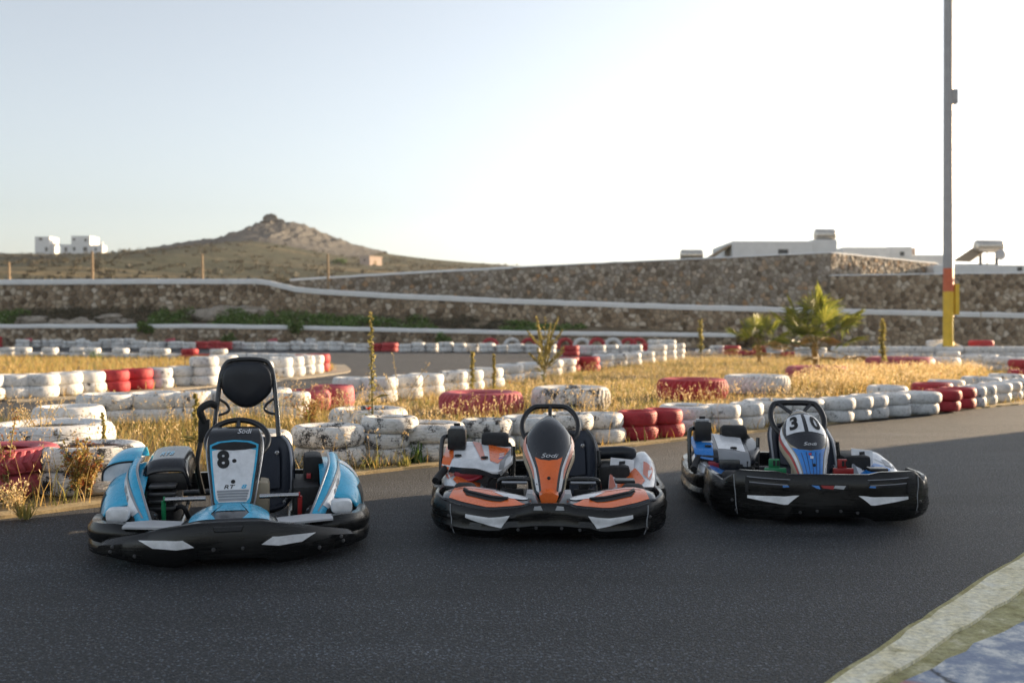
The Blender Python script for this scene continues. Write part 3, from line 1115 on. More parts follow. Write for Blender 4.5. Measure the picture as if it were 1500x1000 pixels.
# dark tufts hanging over the low wall
for px, lab, w in ((213, 'dark green tuft hanging over the white top of the low wall', 0.6), (432, 'dark green sprig spilling down the low wall below the bright plants', 0.5), (332, 'dull green tuft growing at the foot of the low wall', 0.6), (648, 'low dark tuft at the foot of the low wall behind the far bend', 0.6)):
    x = xat(px, 59.5)
    z = 1.25 if px in (213, 432) else 0.45
    V, Fc = leaf_cloud([(random.uniform(-w, w) * 0.6, random.uniform(-0.1, 0.2), random.uniform(-0.25, 0.25)) for _ in range(9)], [(0.25, 0.2, 0.3)] * 9, 60, 0.09, int(px))
    o = npobj('wall_plant', V, Fc, 'green_leaf')
    o.location = (x, 59.62, z)
    tag(o, lab, 'plant')

# ------------------------------------------------------------------ far buildings
def block(mb, x0, x1, y0, y1, z0, z1, bev=0.03):
    return mb.box(x0, x1, y0, y1, z0, z1, bev)


def window_on(parent, x0, x1, z0, z1, y, frame='whitewash', pane='dark_glass'):
    w = MB().box(x0, x1, y - 0.05, y + 0.06, z0, z1).build('window', pane, parent, False)
    MB().box(x0 - 0.08, x1 + 0.08, y - 0.09, y - 0.02, z0 - 0.12, z0 - 0.01).build('sill', frame, w, False)
    return w


hx, hy = xat(100, 340), 340.0
hz = zat(371, 340)
S4 = 340 / F_PX
villa = empty('white_villa', (hx, hy, hz))
def vx(px): return (px - 100) * S4
def vz(py): return (371 - py) * S4
block(MB(), vx(51), vx(72.5), 0, 7, -1.5, vz(346.5)).build('wing', 'whitewash', villa, False)
block(MB(), vx(103.5), vx(131), 0.4, 8, -1.5, vz(345.3)).build('main_block', 'whitewash', villa, False)
block(MB(), vx(88), vx(103.4), 0.8, 6, -1.5, vz(357.5)).build('link_wall', 'whitewash', villa, False)
block(MB(), vx(131.1), vx(146), 0.9, 6, -1.5, vz(358.5)).build('low_wing', 'whitewash', villa, False)
block(MB(), vx(146.1), vx(148.5), 0.9, 1.6, -1.5, vz(354)).build('chimney', 'whitewash', villa, False)
# arched gateway
arch = []
for i in range(13):
    a = math.pi * i / 12
    arch.append((vx(82) - math.cos(a) * vx(105) , vz(362.5) + math.sin(a) * 5 * S4))
poly = [(vx(72.6), -1.5), (vx(77), -1.5)] + arch + [(vx(87), -1.5), (vx(87.9), -1.5), (vx(87.9), vz(357)), (vx(72.6), vz(356))]
MB().prism(poly, 1.0, 1.6).build('gateway', 'whitewash', villa, False)
for x0, x1, z0, z1, y in ((57, 62, 352, 347.9 + 0.2, 0), (66, 70, 368, 362, 0), (106, 109.5, 352, 349, 0.4), (123, 126.5, 353.5, 349.5, 0.4), (121, 127, 368, 361.5, 0.4), (106, 110, 367, 361.5, 0.4), (93, 97, 368, 362, 0.8), (137, 140, 367, 362.5, 0.9)):
    window_on(villa, vx(x0), vx(x1), vz(z0), vz(z1), y)
tag(villa, 'white cubic villa with an arched gateway on the ridge of the hill', 'house')

hut = empty('stone_hut', (xat(536, 260), 260, zat(390.5, 260)))
q = 260 / F_PX
MB().box(-13 * q, 7.5 * q, 0, 4.5, -1.5, 14.5 * q, 0.05).build('wall', 'plaster_pink', hut, False)
MB().box(-13.5 * q, 8.2 * q, -0.15, 4.7, 14.5 * q, 15.7 * q, 0.04).build('roof', 'plaster_pink', hut, False)
window_on(hut, -4 * q, -1.5 * q, 8 * q, 11.5 * q, 0, 'plaster_pink')
side = MB().box(7.4 * q, 7.7 * q, 1.6, 2.6, -0.5, 9 * q).build('door', 'wood_post', hut, False)
hut.rotation_euler.z = R(-38)
tag(hut, 'small square pinkish hut standing in the dry field below the summit', 'hut')
x, y = xat(497, 250), 250
V, Fc = leaf_cloud([(0, 0, 0.7), (0.9, 0, 0.5), (-0.9, 0, 0.5)], [(1.2, 0.9, 0.9)] * 3, 260, 0.22, 12)
o = npobj('bush', V, Fc, 'green_leaf')
o.location = (x, y, terr_z(x, y))
tag(o, 'round dark green bush standing beside the pinkish hut', 'bush')
for px, y, top, lab in ((13, 67, 384, 'short wooden post behind the wall below the villa'), (135, 67, 368, 'tall wooden post behind the wall, under the villa'), (296, 67, 372, 'wooden post behind the wall on the near side of the summit'), (480, 69, 372, 'slim wooden post behind the wall near the pinkish hut')):
    x = xat(px, y)
    zb = 3.6 if px < 440 else 2.0
    o = MB().tube([(0, 0, 0), (0.02, 0, (zat(top, y) - zb) * 0.5), (0.0, 0, zat(top, y) - zb)], [0.10, 0.09, 0.075], 8).build('wooden_post', 'wood_post')
    o.location = (x, y, zb)
    tag(o, lab, 'post')

# houses behind the stone wall
def water_tank(x, y, z, ln, r, lab, collector=None):
    t = empty('water_heater', (x, y, z))
    pr = [(0.0, -ln / 2), (r * 0.6, -ln / 2), (r * 0.93, -ln / 2 + 0.05), (r, -ln / 2 + 0.13), (r, ln / 2 - 0.13), (r * 0.93, ln / 2 - 0.05), (r * 0.6, ln / 2), (0.0, ln / 2)]
    MB().lathe(pr, 20, 'x', (0, 0, r + 0.12)).build('tank', 'tank_steel', t, True, 50)
    for s in (-1, 1):
        MB().box(s * ln * 0.3 - 0.04, s * ln * 0.3 + 0.04, -0.2, 0.2, -0.9, 0.2).build('leg', 'dark_steel', t, False)
    if collector:
        c = MB().box(-1.0, 1.0, -0.05, 0.05, 0, 2.0).build('collector', 'collector_glass', t, False)
        c.location = collector[:3]
        c.rotation_euler = (R(collector[3]), 0, R(collector[4]))
        f = MB()
        for a in (-1.0, 0.94):
            f.box(a, a + 0.06, -0.07, 0.07, 0, 2.0)
        f.box(-0.94, 0.94, -0.07, 0.07, 0.0, 0.06)
        f.box(-0.94, 0.94, -0.07, 0.07, 1.94, 2.0)
        f.build('frame', 'tank_steel', c, False)
    return tag(t, lab, 'water heater')


ha = empty('white_house', (xat(1118, 80), 80, 5.3))
MB().box(xat(1073, 80) - xat(1118, 80), xat(1190, 80) - xat(1118, 80), 0, 8, 0, zat(353, 80) - 5.3, 0.06).build('wall', 'whitewash', ha, False)
MB().box(xat(1191, 80) - xat(1118, 80), xat(1228, 80) - xat(1118, 80), 0.3, 7, 0, zat(350.5, 80) - 5.3, 0.06).build('annexe', 'whitewash', ha, False)
MB().box(xat(1231, 80) - xat(1118, 80), xat(1243, 80) - xat(1118, 80), 3, 5, 0, zat(364, 80) - 5.3, 0.06).build('chimney', 'whitewash', ha, False)
MB().prism([(xat(1043, 80) - xat(1118, 80), zat(375, 80) - 5.3), (xat(1072.5, 80) - xat(1118, 80), zat(357, 80) - 5.3), (xat(1072.5, 80) - xat(1118, 80), zat(359, 80) - 5.3), (xat(1049, 80) - xat(1118, 80), zat(375, 80) - 5.3)], 0.3, 3).build('lean_to_roof', 'wood_post', ha, False)
window_on(ha, 1.2, 2.0, 1.6, 2.2, 0)
tag(ha, 'low white flat roofed house with a slanting brown lean-to behind the stone wall', 'house')
hb = empty('white_house', (xat(1300, 94), 94, 4.5))
def bx_(px): return xat(px, 94) - xat(1300, 94)
def bz_(py): return zat(py, 94) - 4.5
MB().box(bx_(1235), bx_(1303), 0, 8, 0, bz_(362), 0.06).build('wall', 'whitewash', hb, False)
MB().box(bx_(1303.5), bx_(1340), 0.6, 8, 0, bz_(360.5), 0.06).build('wing', 'whitewash', hb, False)
MB().box(bx_(1340.5), bx_(1390), 1.0, 7, 0, bz_(372), 0.06).build('low_wing', 'whitewash', hb, False)
MB().box(bx_(1341), bx_(1360), 3, 5, bz_(372), bz_(359.5), 0.04).build('chimney', 'plaster_pink', hb, False)
window_on(hb, bx_(1322), bx_(1328), bz_(374), bz_(368), 0.6)
tag(hb, 'long white house with stepped flat roofs just left of the pole', 'house')
hc = empty('white_house', (xat(1450, 79), 79, 4.5))
def cx_(px): return xat(px, 79) - xat(1450, 79)
def cz_(py): return zat(py, 79) - 4.5
MB().box(cx_(1368), cx_(1560), 0, 7, 0, cz_(388), 0.06).build('wall', 'whitewash', hc, False)
MB().box(cx_(1400), cx_(1480), 2.5, 6, cz_(388), cz_(383), 0.06).build('parapet', 'whitewash', hc, False)
window_on(hc, cx_(1490), cx_(1497), cz_(397), cz_(391), 0)
tag(hc, 'white flat house right of the pole carrying a tilted solar panel', 'house')
water_tank(xat(1013, 78), 78, zat(378, 78) - 0.3, 1.75, 0.42, 'steel water tank standing alone at the low end of the white house')
water_tank(xat(1208, 81), 81, zat(350, 81) - 0.3, 1.65, 0.50, 'steel water tank on the highest white roof')
water_tank(xat(1448, 81), 81, zat(367, 81) - 0.3, 2.2, 0.52, 'steel water tank with a tilted solar panel right of the pole', None)
pn = [Vector((xat(a, yy), yy, zat(c, yy))) for a, c, yy in ((1397, 383, 79.4), (1421, 384, 79.4), (1446, 367, 81.4), (1424, 365, 81.4))]
sp = MB().loft([pn, [p + Vector((0, 0, 0.09)) for p in pn]]).build('solar_panel', 'wood_post', None, False)
MB().tube([pn[2], pn[2] + Vector((0, 0, -1.6))], 0.04, 6).build('strut', 'dark_steel', sp)
tag(sp, 'tilted brown backed solar panel on the white roof right of the pole', 'solar panel')
_ = (0)
# small dish on the right-hand roof
d = empty('satellite_dish', (xat(1466, 80.5), 80.5, zat(383, 80.5)))
MB().lathe([(0.0, 0.0), (0.2, 0.02), (0.34, 0.07), (0.42, 0.13), (0.43, 0.12), (0.34, 0.04), (0.2, -0.02), (0.0, -0.04)], 20, 'y', (0, -0.1, 0.55)).build('dish', 'light_grey', d)
MB().tube([(0, 0, -0.5), (0, 0, 0.55)], 0.03, 8).build('mast', 'dark_steel', d)
tag(d, 'small round satellite dish beside the tank on the right-hand roof', 'dish')

# ------------------------------------------------------------------ striped pole
PY = 38.0
pole = empty('light_pole', (xat(1389.5, PY), PY, 0))
def pz(py): return zat(py, PY)
wq = 0.205
for nm, z0, z1, mt in (('yellow_section', 0.0, pz(427), 'pole_yellow'), ('red_section', pz(427) + 0.002, pz(393), 'pole_red'), ('shaft', pz(393) + 0.002, 16.5, 'pole_grey')):
    a = wq * (1 - 0.010 * z0)
    c2 = wq * (1 - 0.010 * z1)
    ring = lambda r_, z: [Vector((r_ * math.cos(R(22.5 + 45 * k)), r_ * math.sin(R(22.5 + 45 * k)), z)) for k in range(8)]
    MB().loft([ring(a, z0), ring(c2, z1)]).build(nm, mt, pole, True, 20)
MB().box(0.10, 0.30, -0.16, 0.16, pz(153), pz(132), 0.03).build('junction_box', 'pole_grey', pole)
mb_ = MB().box(0.20, 0.36, -0.14, 0.14, pz(461), pz(416), 0.02)
mb_.build('meter_box', 'pole_yellow', pole)
MB().tube([(0.19, 0, pz(415)), (0.24, 0, pz(408)), (0.34, 0, pz(407)), (0.36, 0, pz(412))], 0.03, 8).build('hook', 'dark_steel', pole)
MB().tube([(0.17, -0.1, pz(500)), (0.165, -0.1, pz(465)), (0.26, -0.1, pz(462))], 0.018, 6).build('conduit', 'dark_steel', pole)
MB().lathe([(0.0, 0.06), (0.36, 0.05), (0.42, 0.0)], 16).build('base_plate', 'pole_yellow', pole)
hd = MB().box(-0.9, 0.9, -0.1, 0.1, 16.3, 16.5, 0.03).build('crossarm', 'pole_grey', pole)
tag(pole, 'tall grey light pole with red and yellow painted base', 'pole')
# wooden stake far right
o = MB().tube([(0, 0, 0), (0.05, 0, 1.5), (0.0, 0, 3.0)], 0.025, 6).build('thin_stake', 'wood_post')
o.location = (xat(1436, 62), 62, 0)
tag(o, 'thin pale stake leaning at the wall right of the pole', 'stake')

# ------------------------------------------------------------------ pit building beside the track (its shadow lies over the karts)
pb = empty('pit_building', (18.0, 0, 0))
EY = 20.0
MB().box(0, 8, -16, EY, 0, 4.5).build('wall', 'whitewash', pb, False)
MB().box(-0.25, 8.2, -16.2, EY + 0.003, 4.501, 4.75).build('roof', 'light_grey', pb, False)
for y0 in (-12.5, -8.5, -4.5, -0.5, 3.5, 7.5, 12.5, 16.0):
    w = MB().box(-0.03, 0.05, y0, y0 + 1.6, 1.1, 2.4).build('window', 'dark_glass', pb, False)
    MB().box(-0.09, -0.031, y0 - 0.08, y0 + 1.68, 1.0, 1.09).build('sill', 'light_grey', w, False)
dr = MB().box(-0.04, 0.05, 9.6, 10.6, 0, 2.15).build('door', 'dark_steel', pb, False)
MB().box(-0.10, -0.041, 9.7, 9.82, 1.0, 1.06).build('handle', 'steel', dr, False)
tag(pb, 'white single storey pit building beside the track', 'building')
# ------------------------------------------------------------------ tyres
def tyre_mesh(kind, seed):
    """unit tyre lying flat: outer radius 1, rests on z = 0"""
    r = random.Random(seed)
    seg = 72
    if kind == 'car':
        H = 0.60
        rows = [(-0.36, 0.0), (-0.275, 0.0), (-0.25, 1.0), (-0.225, 0.0), (-0.115, 0.0), (-0.09, 1.0), (-0.065, 0.0), (0.065, 0.0), (0.09, 1.0), (0.115, 0.0), (0.225, 0.0), (0.25, 1.0), (0.275, 0.0), (0.36, 0.0)]
        hole, inner = 0.60, 0.80
    else:
        H = 0.52
        rows = [(-0.38, 0), (-0.30, 0), (-0.23, 0), (-0.15, 0), (-0.075, 0), (0, 0), (0.075, 0), (0.15, 0), (0.23, 0), (0.30, 0), (0.38, 0)]
        hole, inner = 0.56, 0.80
        seg = 120
    secs = []
    for k in range(seg):
        a = 2 * math.pi * k / seg
        prof = []
        wob = 1 + 0.006 * math.sin(2 * a + seed) + 0.004 * math.sin(5 * a + 2 * seed)
        for z, g in rows:
            rad = 1.0 - 0.045 * (abs(z) / 0.36) ** 3.0
            zz = z
            if kind == 'car':
                if g:
                    rad -= 0.006 if seed == 1 else 0.020
                zig = 0.028 * (1 if (k // 2) % 2 else -1)
                if 0.05 < abs(z) < 0.13 or 0.21 < abs(z) < 0.29:
                    zz = z + zig
            else:
                if k % 3 == 0 and abs(z) > 0.03:
                    rad -= 0.045
                elif abs(z) < 0.03 and k % 3 == 0:
                    rad -= 0.03
            prof.append((rad * wob, zz))
        prof += [(0.925, 0.435), (0.88, 0.478), (0.81, 0.50), (0.73, 0.49), (hole + 0.05, 0.43), (hole, 0.35), (hole + 0.02, 0.31), (inner, 0.30), (inner + 0.08, 0.0), (inner, -0.30), (hole + 0.02, -0.31), (hole, -0.35), (hole + 0.05, -0.43), (0.73, -0.49), (0.81, -0.50), (0.88, -0.478), (0.925, -0.435)]
        sk = 0.30 if kind == 'truck' else 0.0
        secs.append([Vector((rd * math.cos(a + sk * min(abs(z), 0.38)), rd * math.sin(a + sk * min(abs(z), 0.38)), (z + 0.5) * H)) for rd, z in prof])
    mb = MB().loft(secs, True, False, True)
    return mb, H


TY = {}
for kind in ('car', 'truck'):
    for sd in (1, 2):
        mb, H = tyre_mesh(kind, sd)
        for mt in ('tyre_white', 'tyre_white_worn', 'tyre_red', 'tyre_pink'):
            if mt == 'tyre_white' or (kind, sd, 'base') not in TY:
                pass
        o = mb.build('tyre', 'tyre_white', None, True, 32 if kind == 'car' else 22)
        TY[(kind, sd, 'tyre_white')] = o.data
        for mt in ('tyre_white_worn', 'tyre_red', 'tyre_pink'):
            me = o.data.copy()
            me.materials[0] = MATS[mt]
            TY[(kind, sd, mt)] = me
        bpy.data.objects.remove(o)

CN = {'w': ('white', 'tyre_white'), 'W': ('worn white', 'tyre_white_worn'), 'r': ('red', 'tyre_red'), 'p': ('faded red', 'tyre_pink')}
SEEN_LABELS = {}
tr = random.Random(21)
TYRE_XY = []


SPECS = []


def put_tyre(*a, **k):
    SPECS.append((a, k))
    TYRE_XY.append((a[0], a[1], a[3] / 2))


def make_tyre(X, Y, z, dia, h, col, label, group, kind='car', tilt=None, upright=False):
    word, mt = CN[col]
    o = bpy.data.objects.new('tyre', TY[(kind, tr.choice((1, 2)), mt)])
    H = 0.60 if kind == 'car' else 0.52
    o.scale = (dia / 2, dia / 2 * tr.uniform(0.98, 1.02), h / H)
    if upright:
        o.rotation_euler = (R(90), 0, tr.uniform(-0.3, 0.3))
        o.location = (X, Y, z)
    else:
        o.location = (X, Y, z)
        tx, ty = tilt or (tr.uniform(-1.2, 1.2), tr.uniform(-1.2, 1.2))
        o.rotation_euler = (R(tx), R(ty), tr.uniform(0, 6.28))
    COL.objects.link(o)
    tag(o, label, 'tyre', group)
    return o


ROWS = {'A': 'in the roadside row behind the karts', 'B': 'in the row along the far edge of the grass strip', 'C': 'in the front row of the far grass island',
        'D': 'in the back row of the far grass island', 'E': 'in the row before the low wall', 'H': 'in the far row by the yellow pole base', 'K': 'in the second line behind the roadside row', 'N': 'in the inner line of the far island', 'G': 'in the far row behind the palms', 'J': 'in the short row before the yellow pole base', 'M': 'in the cluster of upright half-buried tyres'}


COUNT = {'A': 1}
LAND = {'A': 'along the road from the red chevron pair', 'B': 'along the far grass edge from its near end', 'C': 'along the front of the far grass island', 'H': 'of the straight far row, from the palm', 'E': 'before the low wall from its red end'}


def ORD(n):
    w = 'first second third fourth fifth sixth seventh eighth ninth tenth eleventh twelfth thirteenth fourteenth fifteenth sixteenth seventeenth eighteenth nineteenth twentieth'.split()
    if n <= 20: return w[n - 1]
    t = {2: 'twenty', 3: 'thirty', 4: 'forty'}[n // 10]
    return t + '-' + w[n % 10 - 1] if n % 10 else {2: 'twentieth', 3: 'thirtieth', 4: 'fortieth'}[n // 10]


def stack(row, pxc, pyb, dia, n, col, h=0.19, kind='car', base_z=0.016, top=None):
    """a stack whose front edge meets the ground at pixel row pyb"""
    Yf = F_PX * CAM_H / (pyb - HOR)
    Y = Yf + dia / 2
    X = xat(pxc, Y)
    z = base_z
    COUNT[row] = COUNT.get(row, 0) + 1
    for k in range(n):
        c = (top if (top and k == n - 1) else col)
        lev = 'single' if n == 1 else ('bottom' if k == 0 else ('top' if k == n - 1 else 'middle'))
        word = CN[c][0]
        if lev == 'single':
            lab = f'{word} painted tyre lying singly {ROWS[row]}'
        else:
            pos = {'bottom': 'under', 'top': 'on top of', 'middle': 'inside'}[lev]
            lab = f'{word} tyre {pos} a stack {ROWS[row]}'
            if row in LAND:
                lab = f'{word} {lev} tyre, {ORD(COUNT[row])} stack {LAND[row]}'
        j = 0.0 if k == 0 else 0.022
        put_tyre(X + tr.uniform(-j, j) * 1.5, Y + tr.uniform(-j, j), z, dia * tr.uniform(0.97, 1.03), h, c, lab, f'{word} tyres {lev} {ROWS[row]}', kind, (0, 0) if k == 0 else None)
        z += h * 0.985


def lone(pxc, pyb, dia, h, col, label, kind='truck', base_z=0.016, tilt=(0, 0)):
    Yf = F_PX * CAM_H / (pyb - HOR)
    Y = Yf + dia / 2
    put_tyre(xat(pxc, Y), Y, base_z, dia, h, col, label, 'single tyres lying in the grass', kind, tilt)


# row A: along the road, from the near end
def pair(pxc, pyb, dia, h, col, kind, lab_top, lab_bot, kb='car'):
    Yf = F_PX * CAM_H / (pyb - HOR)
    Y = Yf + dia / 2
    put_tyre(xat(pxc, Y), Y, 0.016, dia * 0.97, h, col, lab_bot, 'big tyres at the near end of the roadside row', kb, (0, 0))
    put_tyre(xat(pxc, Y) + 0.01, Y, 0.016 + h * 0.985, dia, h, col, lab_top, 'big tyres at the near end of the roadside row', kind)


pair(-10, 742, 0.88, 0.17, 'p', 'truck', 'big faded red tyre with chevron tread on top at the near end', 'faded red tyre under the big chevron tread tyre')
pair(129, 733, 0.78, 0.17, 'W', 'car', 'wide worn white tyre on top next to the red chevron pair', 'wide worn white tyre underneath next to the red chevron pair')
A = [(372, 708, 0.60, 2, 'W'), (484, 692, 0.63, 2, 'W'), (565, 684, 0.50, 3, 'W'), (628, 680, 0.66, 2, 'W'), (716, 672, 0.50, 2, 'W'), (775, 665, 0.52, 2, 'w'), (826, 660, 0.52, 2, 'W'), (881, 653, 0.50, 2, 'w'),
     (934, 648, 0.44, 2, 'r'), (974, 644, 0.44, 2, 'r'), (1004, 637, 0.62, 2, 'w'), (1059, 635, 0.44, 2, 'w'), (1094, 631, 0.42, 2, 'w'), (1122, 626, 0.60, 2, 'w'), (1172, 624, 0.52, 2, 'w'),
     (1222, 621, 0.48, 2, 'w'), (1249, 618, 0.46, 2, 'w'), (1274, 615.5, 0.50, 2, 'w'), (1307, 612.5, 0.50, 2, 'w'), (1344, 609.5, 0.58, 2, 'w'), (1378, 605, 0.52, 2, 'r'), (1402, 600.5, 0.54, 2, 'r'), (1421, 598, 0.44, 2, 'w'), (1437, 595, 0.48, 2, 'w'), (1455, 591, 0.52, 2, 'w'), (1474, 588, 0.50, 2, 'w'), (1491, 585, 0.52, 2, 'w'), (1508, 582, 0.52, 2, 'w')]
for px, py, d, n, c in A:
    stack('A', px, py, d, n, c, (0.178 if px < 600 else (0.165 if px < 850 else 0.152)) if n == 2 else 0.135)
# second line of the roadside row, behind the reds
for px, py, d, n, c in ((1300, 598, 0.6, 2, 'w'), (1365, 592, 0.62, 2, 'r'), (1385, 586, 0.6, 2, 'w'), (1440, 580, 0.66, 2, 'w'), (1475, 574, 0.66, 2, 'w'), (1500, 566, 0.66, 2, 'r')):
    stack('K', px, py, d, n, c, 0.155)

# single tyres and small stacks inside the grass strip
lone(75, 680, 1.14, 0.30, 'w', 'wide white tyre lying in the grass behind the red chevron tyres', 'car')
lone(101, 652, 0.74, 0.36, 'w', 'white tyre behind the wide white tyre at the near end of the grass', 'car')
stack('B', 158, 627, 0.72, 2, 'w', 0.19)
stack('B', 222, 624, 0.70, 2, 'w', 0.19)
stack('B', 274, 622, 0.60, 2, 'w', 0.19)
stack('B', 335, 618, 0.62, 2, 'w', 0.19)
stack('B', 392, 615, 0.62, 2, 'w', 0.19)
stack('B', 423, 616, 0.5, 2, 'w', 0.17)
lone(540, 640, 0.90, 0.27, 'W', 'worn white tyre with tall weeds growing through its hole', 'car')
lone(450, 606, 0.66, 0.30, 'p', 'faded red tyre sunk in tall grass, near one of a touching pair', 'car')
lone(486, 602, 0.68, 0.34, 'p', 'faded red tyre sunk in tall grass, far one of a touching pair', 'car')
lone(705, 612, 1.18, 0.30, 'p', 'huge faded red tyre lying in the grass between the blue and orange karts')
lone(836, 606, 1.16, 0.33, 'W', 'huge worn white tyre lying in the grass behind the orange kart')
lone(1014, 589, 1.18, 0.34, 'r', 'huge deep red tyre lying flat in the open grass')
lone(1108, 580, 1.20, 0.33, 'W', 'huge whitewashed tyre sunk in the grass beside the deep red one')
lone(1197, 558, 1.42, 0.30, 'p', 'huge red tyre ringing the foot of the fan palm', 'car')
lone(1318, 549, 1.75, 0.42, 'p', 'wide red tyre behind tall pale grass near the slim stalk', 'car')
lone(1378, 547, 1.0, 0.40, 'w', 'white tyre behind pale grass below the pole', 'car')

# row B: far edge of the strip, receding
B = [(512, 592, 0.52, 2, 'w'), (552, 592, 0.66, 2, 'w'), (597, 587, 0.52, 2, 'w'), (624, 584, 0.66, 2, 'w'), (665, 578, 0.52, 2, 'w'), (688, 575, 0.55, 2, 'w'), (716, 570, 0.62, 2, 'w'), (748, 562, 0.62, 2, 'w'), (778, 558, 0.66, 2, 'w'), (805, 552, 0.66, 2, 'w'), (826, 549, 0.62, 2, 'w'), (834, 546, 0.62, 2, 'r'), (862, 545, 0.66, 2, 'r'), (882, 540, 0.66, 2, 'w'), (903, 538, 0.66, 2, 'w'), (925, 536, 0.66, 2, 'w'), (945, 533, 0.66, 2, 'w'), (962, 531, 0.66, 3, 'w'), (978, 529, 0.66, 3, 'w'), (990, 527, 0.66, 3, 'w')]
for px, py, d, n, c in B:
    stack('B', px, py, d, n, c, 0.2)
# row C: front of the far island
C = [(-18, 588, 0.60, 2, 'w'), (20, 586, 0.62, 2, 'w'), (59, 584.5, 0.60, 2, 'w'), (96, 581, 0.60, 2, 'w'), (130, 578.5, 0.62, 2, 'w'), (167, 576, 0.58, 2, 'r'), (202, 572, 0.60, 2, 'r'), (234, 570, 0.52, 2, 'w'), (265, 567, 0.54, 2, 'w'), (300, 566.5, 0.58, 3, 'w'), (326, 563, 0.62, 3, 'w'), (352, 559, 0.62, 2, 'w'), (380, 557, 0.62, 2, 'w'), (412, 554, 0.56, 2, 'w'), (430, 552, 0.56, 2, 'w'), (445, 549.5, 0.58, 2, 'w'), (458, 548, 0.58, 2, 'w'), (468, 545.5, 0.58, 2, 'r')]
for px, py, d, n, c in C:
    stack('C', px, py, d, n, c, 0.20 if px < 400 else 0.24)
for i, px in enumerate((345, 362, 378, 394, 409, 423, 436, 448, 458)):
    stack('N', px, 540 + i * 0.35, 0.62, 2, 'w' if i < 7 else 'r', 0.22)
# row D: back of the far island
px = -10
i = 0
while px < 330:
    c = 'r' if 276 <= px <= 318 else 'w'
    stack('D', px, 523.5 + (px / 330.0) * 4, 0.64, 1 if (i * 7) % 5 < 2 else 2, c, 0.2)
    px += tr.uniform(19, 22)
    i += 1
# row E: foot of the low wall
px = -8
i = 0
while px < 820:
    py = interp(px, [(0, 509.5), (300, 512), (600, 516), (800, 517.5)])
    s = (py - HOR) / CAM_H
    if px < 30: c, n = 'r', 3
    elif 288 <= px <= 330 or 545 <= px <= 575: c, n = 'r', 2
    else: c, n = 'w', (3 if (150 < px < 192) else 2)
    dm = 0.9 if px < 30 else tr.uniform(0.62, 0.86)
    stack('E', px, py + tr.uniform(-0.7, 0.5), dm, n, c, tr.uniform(0.18, 0.25))
    px += s * dm * tr.uniform(0.84, 0.98)
    i += 1
# a second line of tyres on the ground behind row E
for px, c in ((40, 'p'), (118, 'w'), (250, 'p'), (400, 'p'), (455, 'w')):
    X, Y = xat(px, 59.0), 59.0
    put_tyre(X, Y, 0.34, 0.6, 0.2, c, f'{CN[c][0]} tyre resting behind the row at the foot of the low wall', f'{CN[c][0]} tyres behind row E', 'car', (12, 8))
# half-buried upright tyres standing along the bend
for px, c in ((719, 'r'), (749, 'w'), (776, 'r'), (806, 'w'), (827, 'r'), (852, 'w'), (874, 'r'), (898, 'w'), (921, 'r'), (934, 'r')):
    Y = 57.0
    put_tyre(xat(px, Y), Y, 0.12, 1.06, 0.26, c, f'{CN[c][0]} tyre standing upright half buried at the bend before the low wall', f'{CN[c][0]} upright tyres', 'car', upright=True)
for px, py, n, c in ((836, 522, 2, 'r'), (858, 521, 2, 'w'), (876, 521, 2, 'w'), (894, 520.5, 2, 'w'), (912, 520, 2, 'w'), (930, 520, 2, 'w'), (948, 518, 2, 'r'), (960, 519, 3, 'w'), (978, 520, 3, 'w')):
    stack('M', px, py, 0.72, n, c, 0.22)
# row H: right-hand far rows
for i, px in enumerate(range(1030, 1225, 21)):
    stack('G', px, 519 + i * 0.7, 0.70, 2 if i % 3 else 1, 'r' if i in (2, 3, 4, 6) else 'w', 0.2)
for i, (px, n, c) in enumerate(((1232, 2, 'w'), (1249, 2, 'w'), (1266, 2, 'w'), (1286, 2, 'w'), (1303, 2, 'w'), (1320, 2, 'w'), (1338, 2, 'w'), (1356, 2, 'w'), (1374, 2, 'w'), (1391, 2, 'w'), (1420, 2, 'w'), (1438, 2, 'w'), (1457, 2, 'w'), (1474, 2, 'w'), (1492, 2, 'w'), (1510, 2, 'w'))):
    stack('H', px, 526.5, 0.68, n, c, 0.24)
Y = 37.0
put_tyre(xat(1437, 38.6), 38.6, 0.48, 0.92, 0.24, 'r', 'red tyre lying across two white stacks right of the pole', 'tyres by the pole', 'car', (0, 0))
put_tyre(xat(1370, 38.9), 38.9, 0.49, 0.66, 0.24, 'w', 'white tyre on the stacks just left of the pole base', 'tyres by the pole', 'car', (4, 0))
put_tyre(xat(1391, 38.0), 38.0, 0.30, 0.95, 0.24, 'w', 'tilted white tyre threaded over the foot of the pole', 'tyres by the pole', 'car', (6, 14))
for px, py, n, c in ((1390, 533, 2, 'w'), (1420, 541, 2, 'w'), (1442, 541, 2, 'w'), (1462, 545, 2, 'w'), (1484, 546, 2, 'w'), (1500, 552, 2, 'r')):
    stack('J', px, py, 0.70, n, c, 0.2)

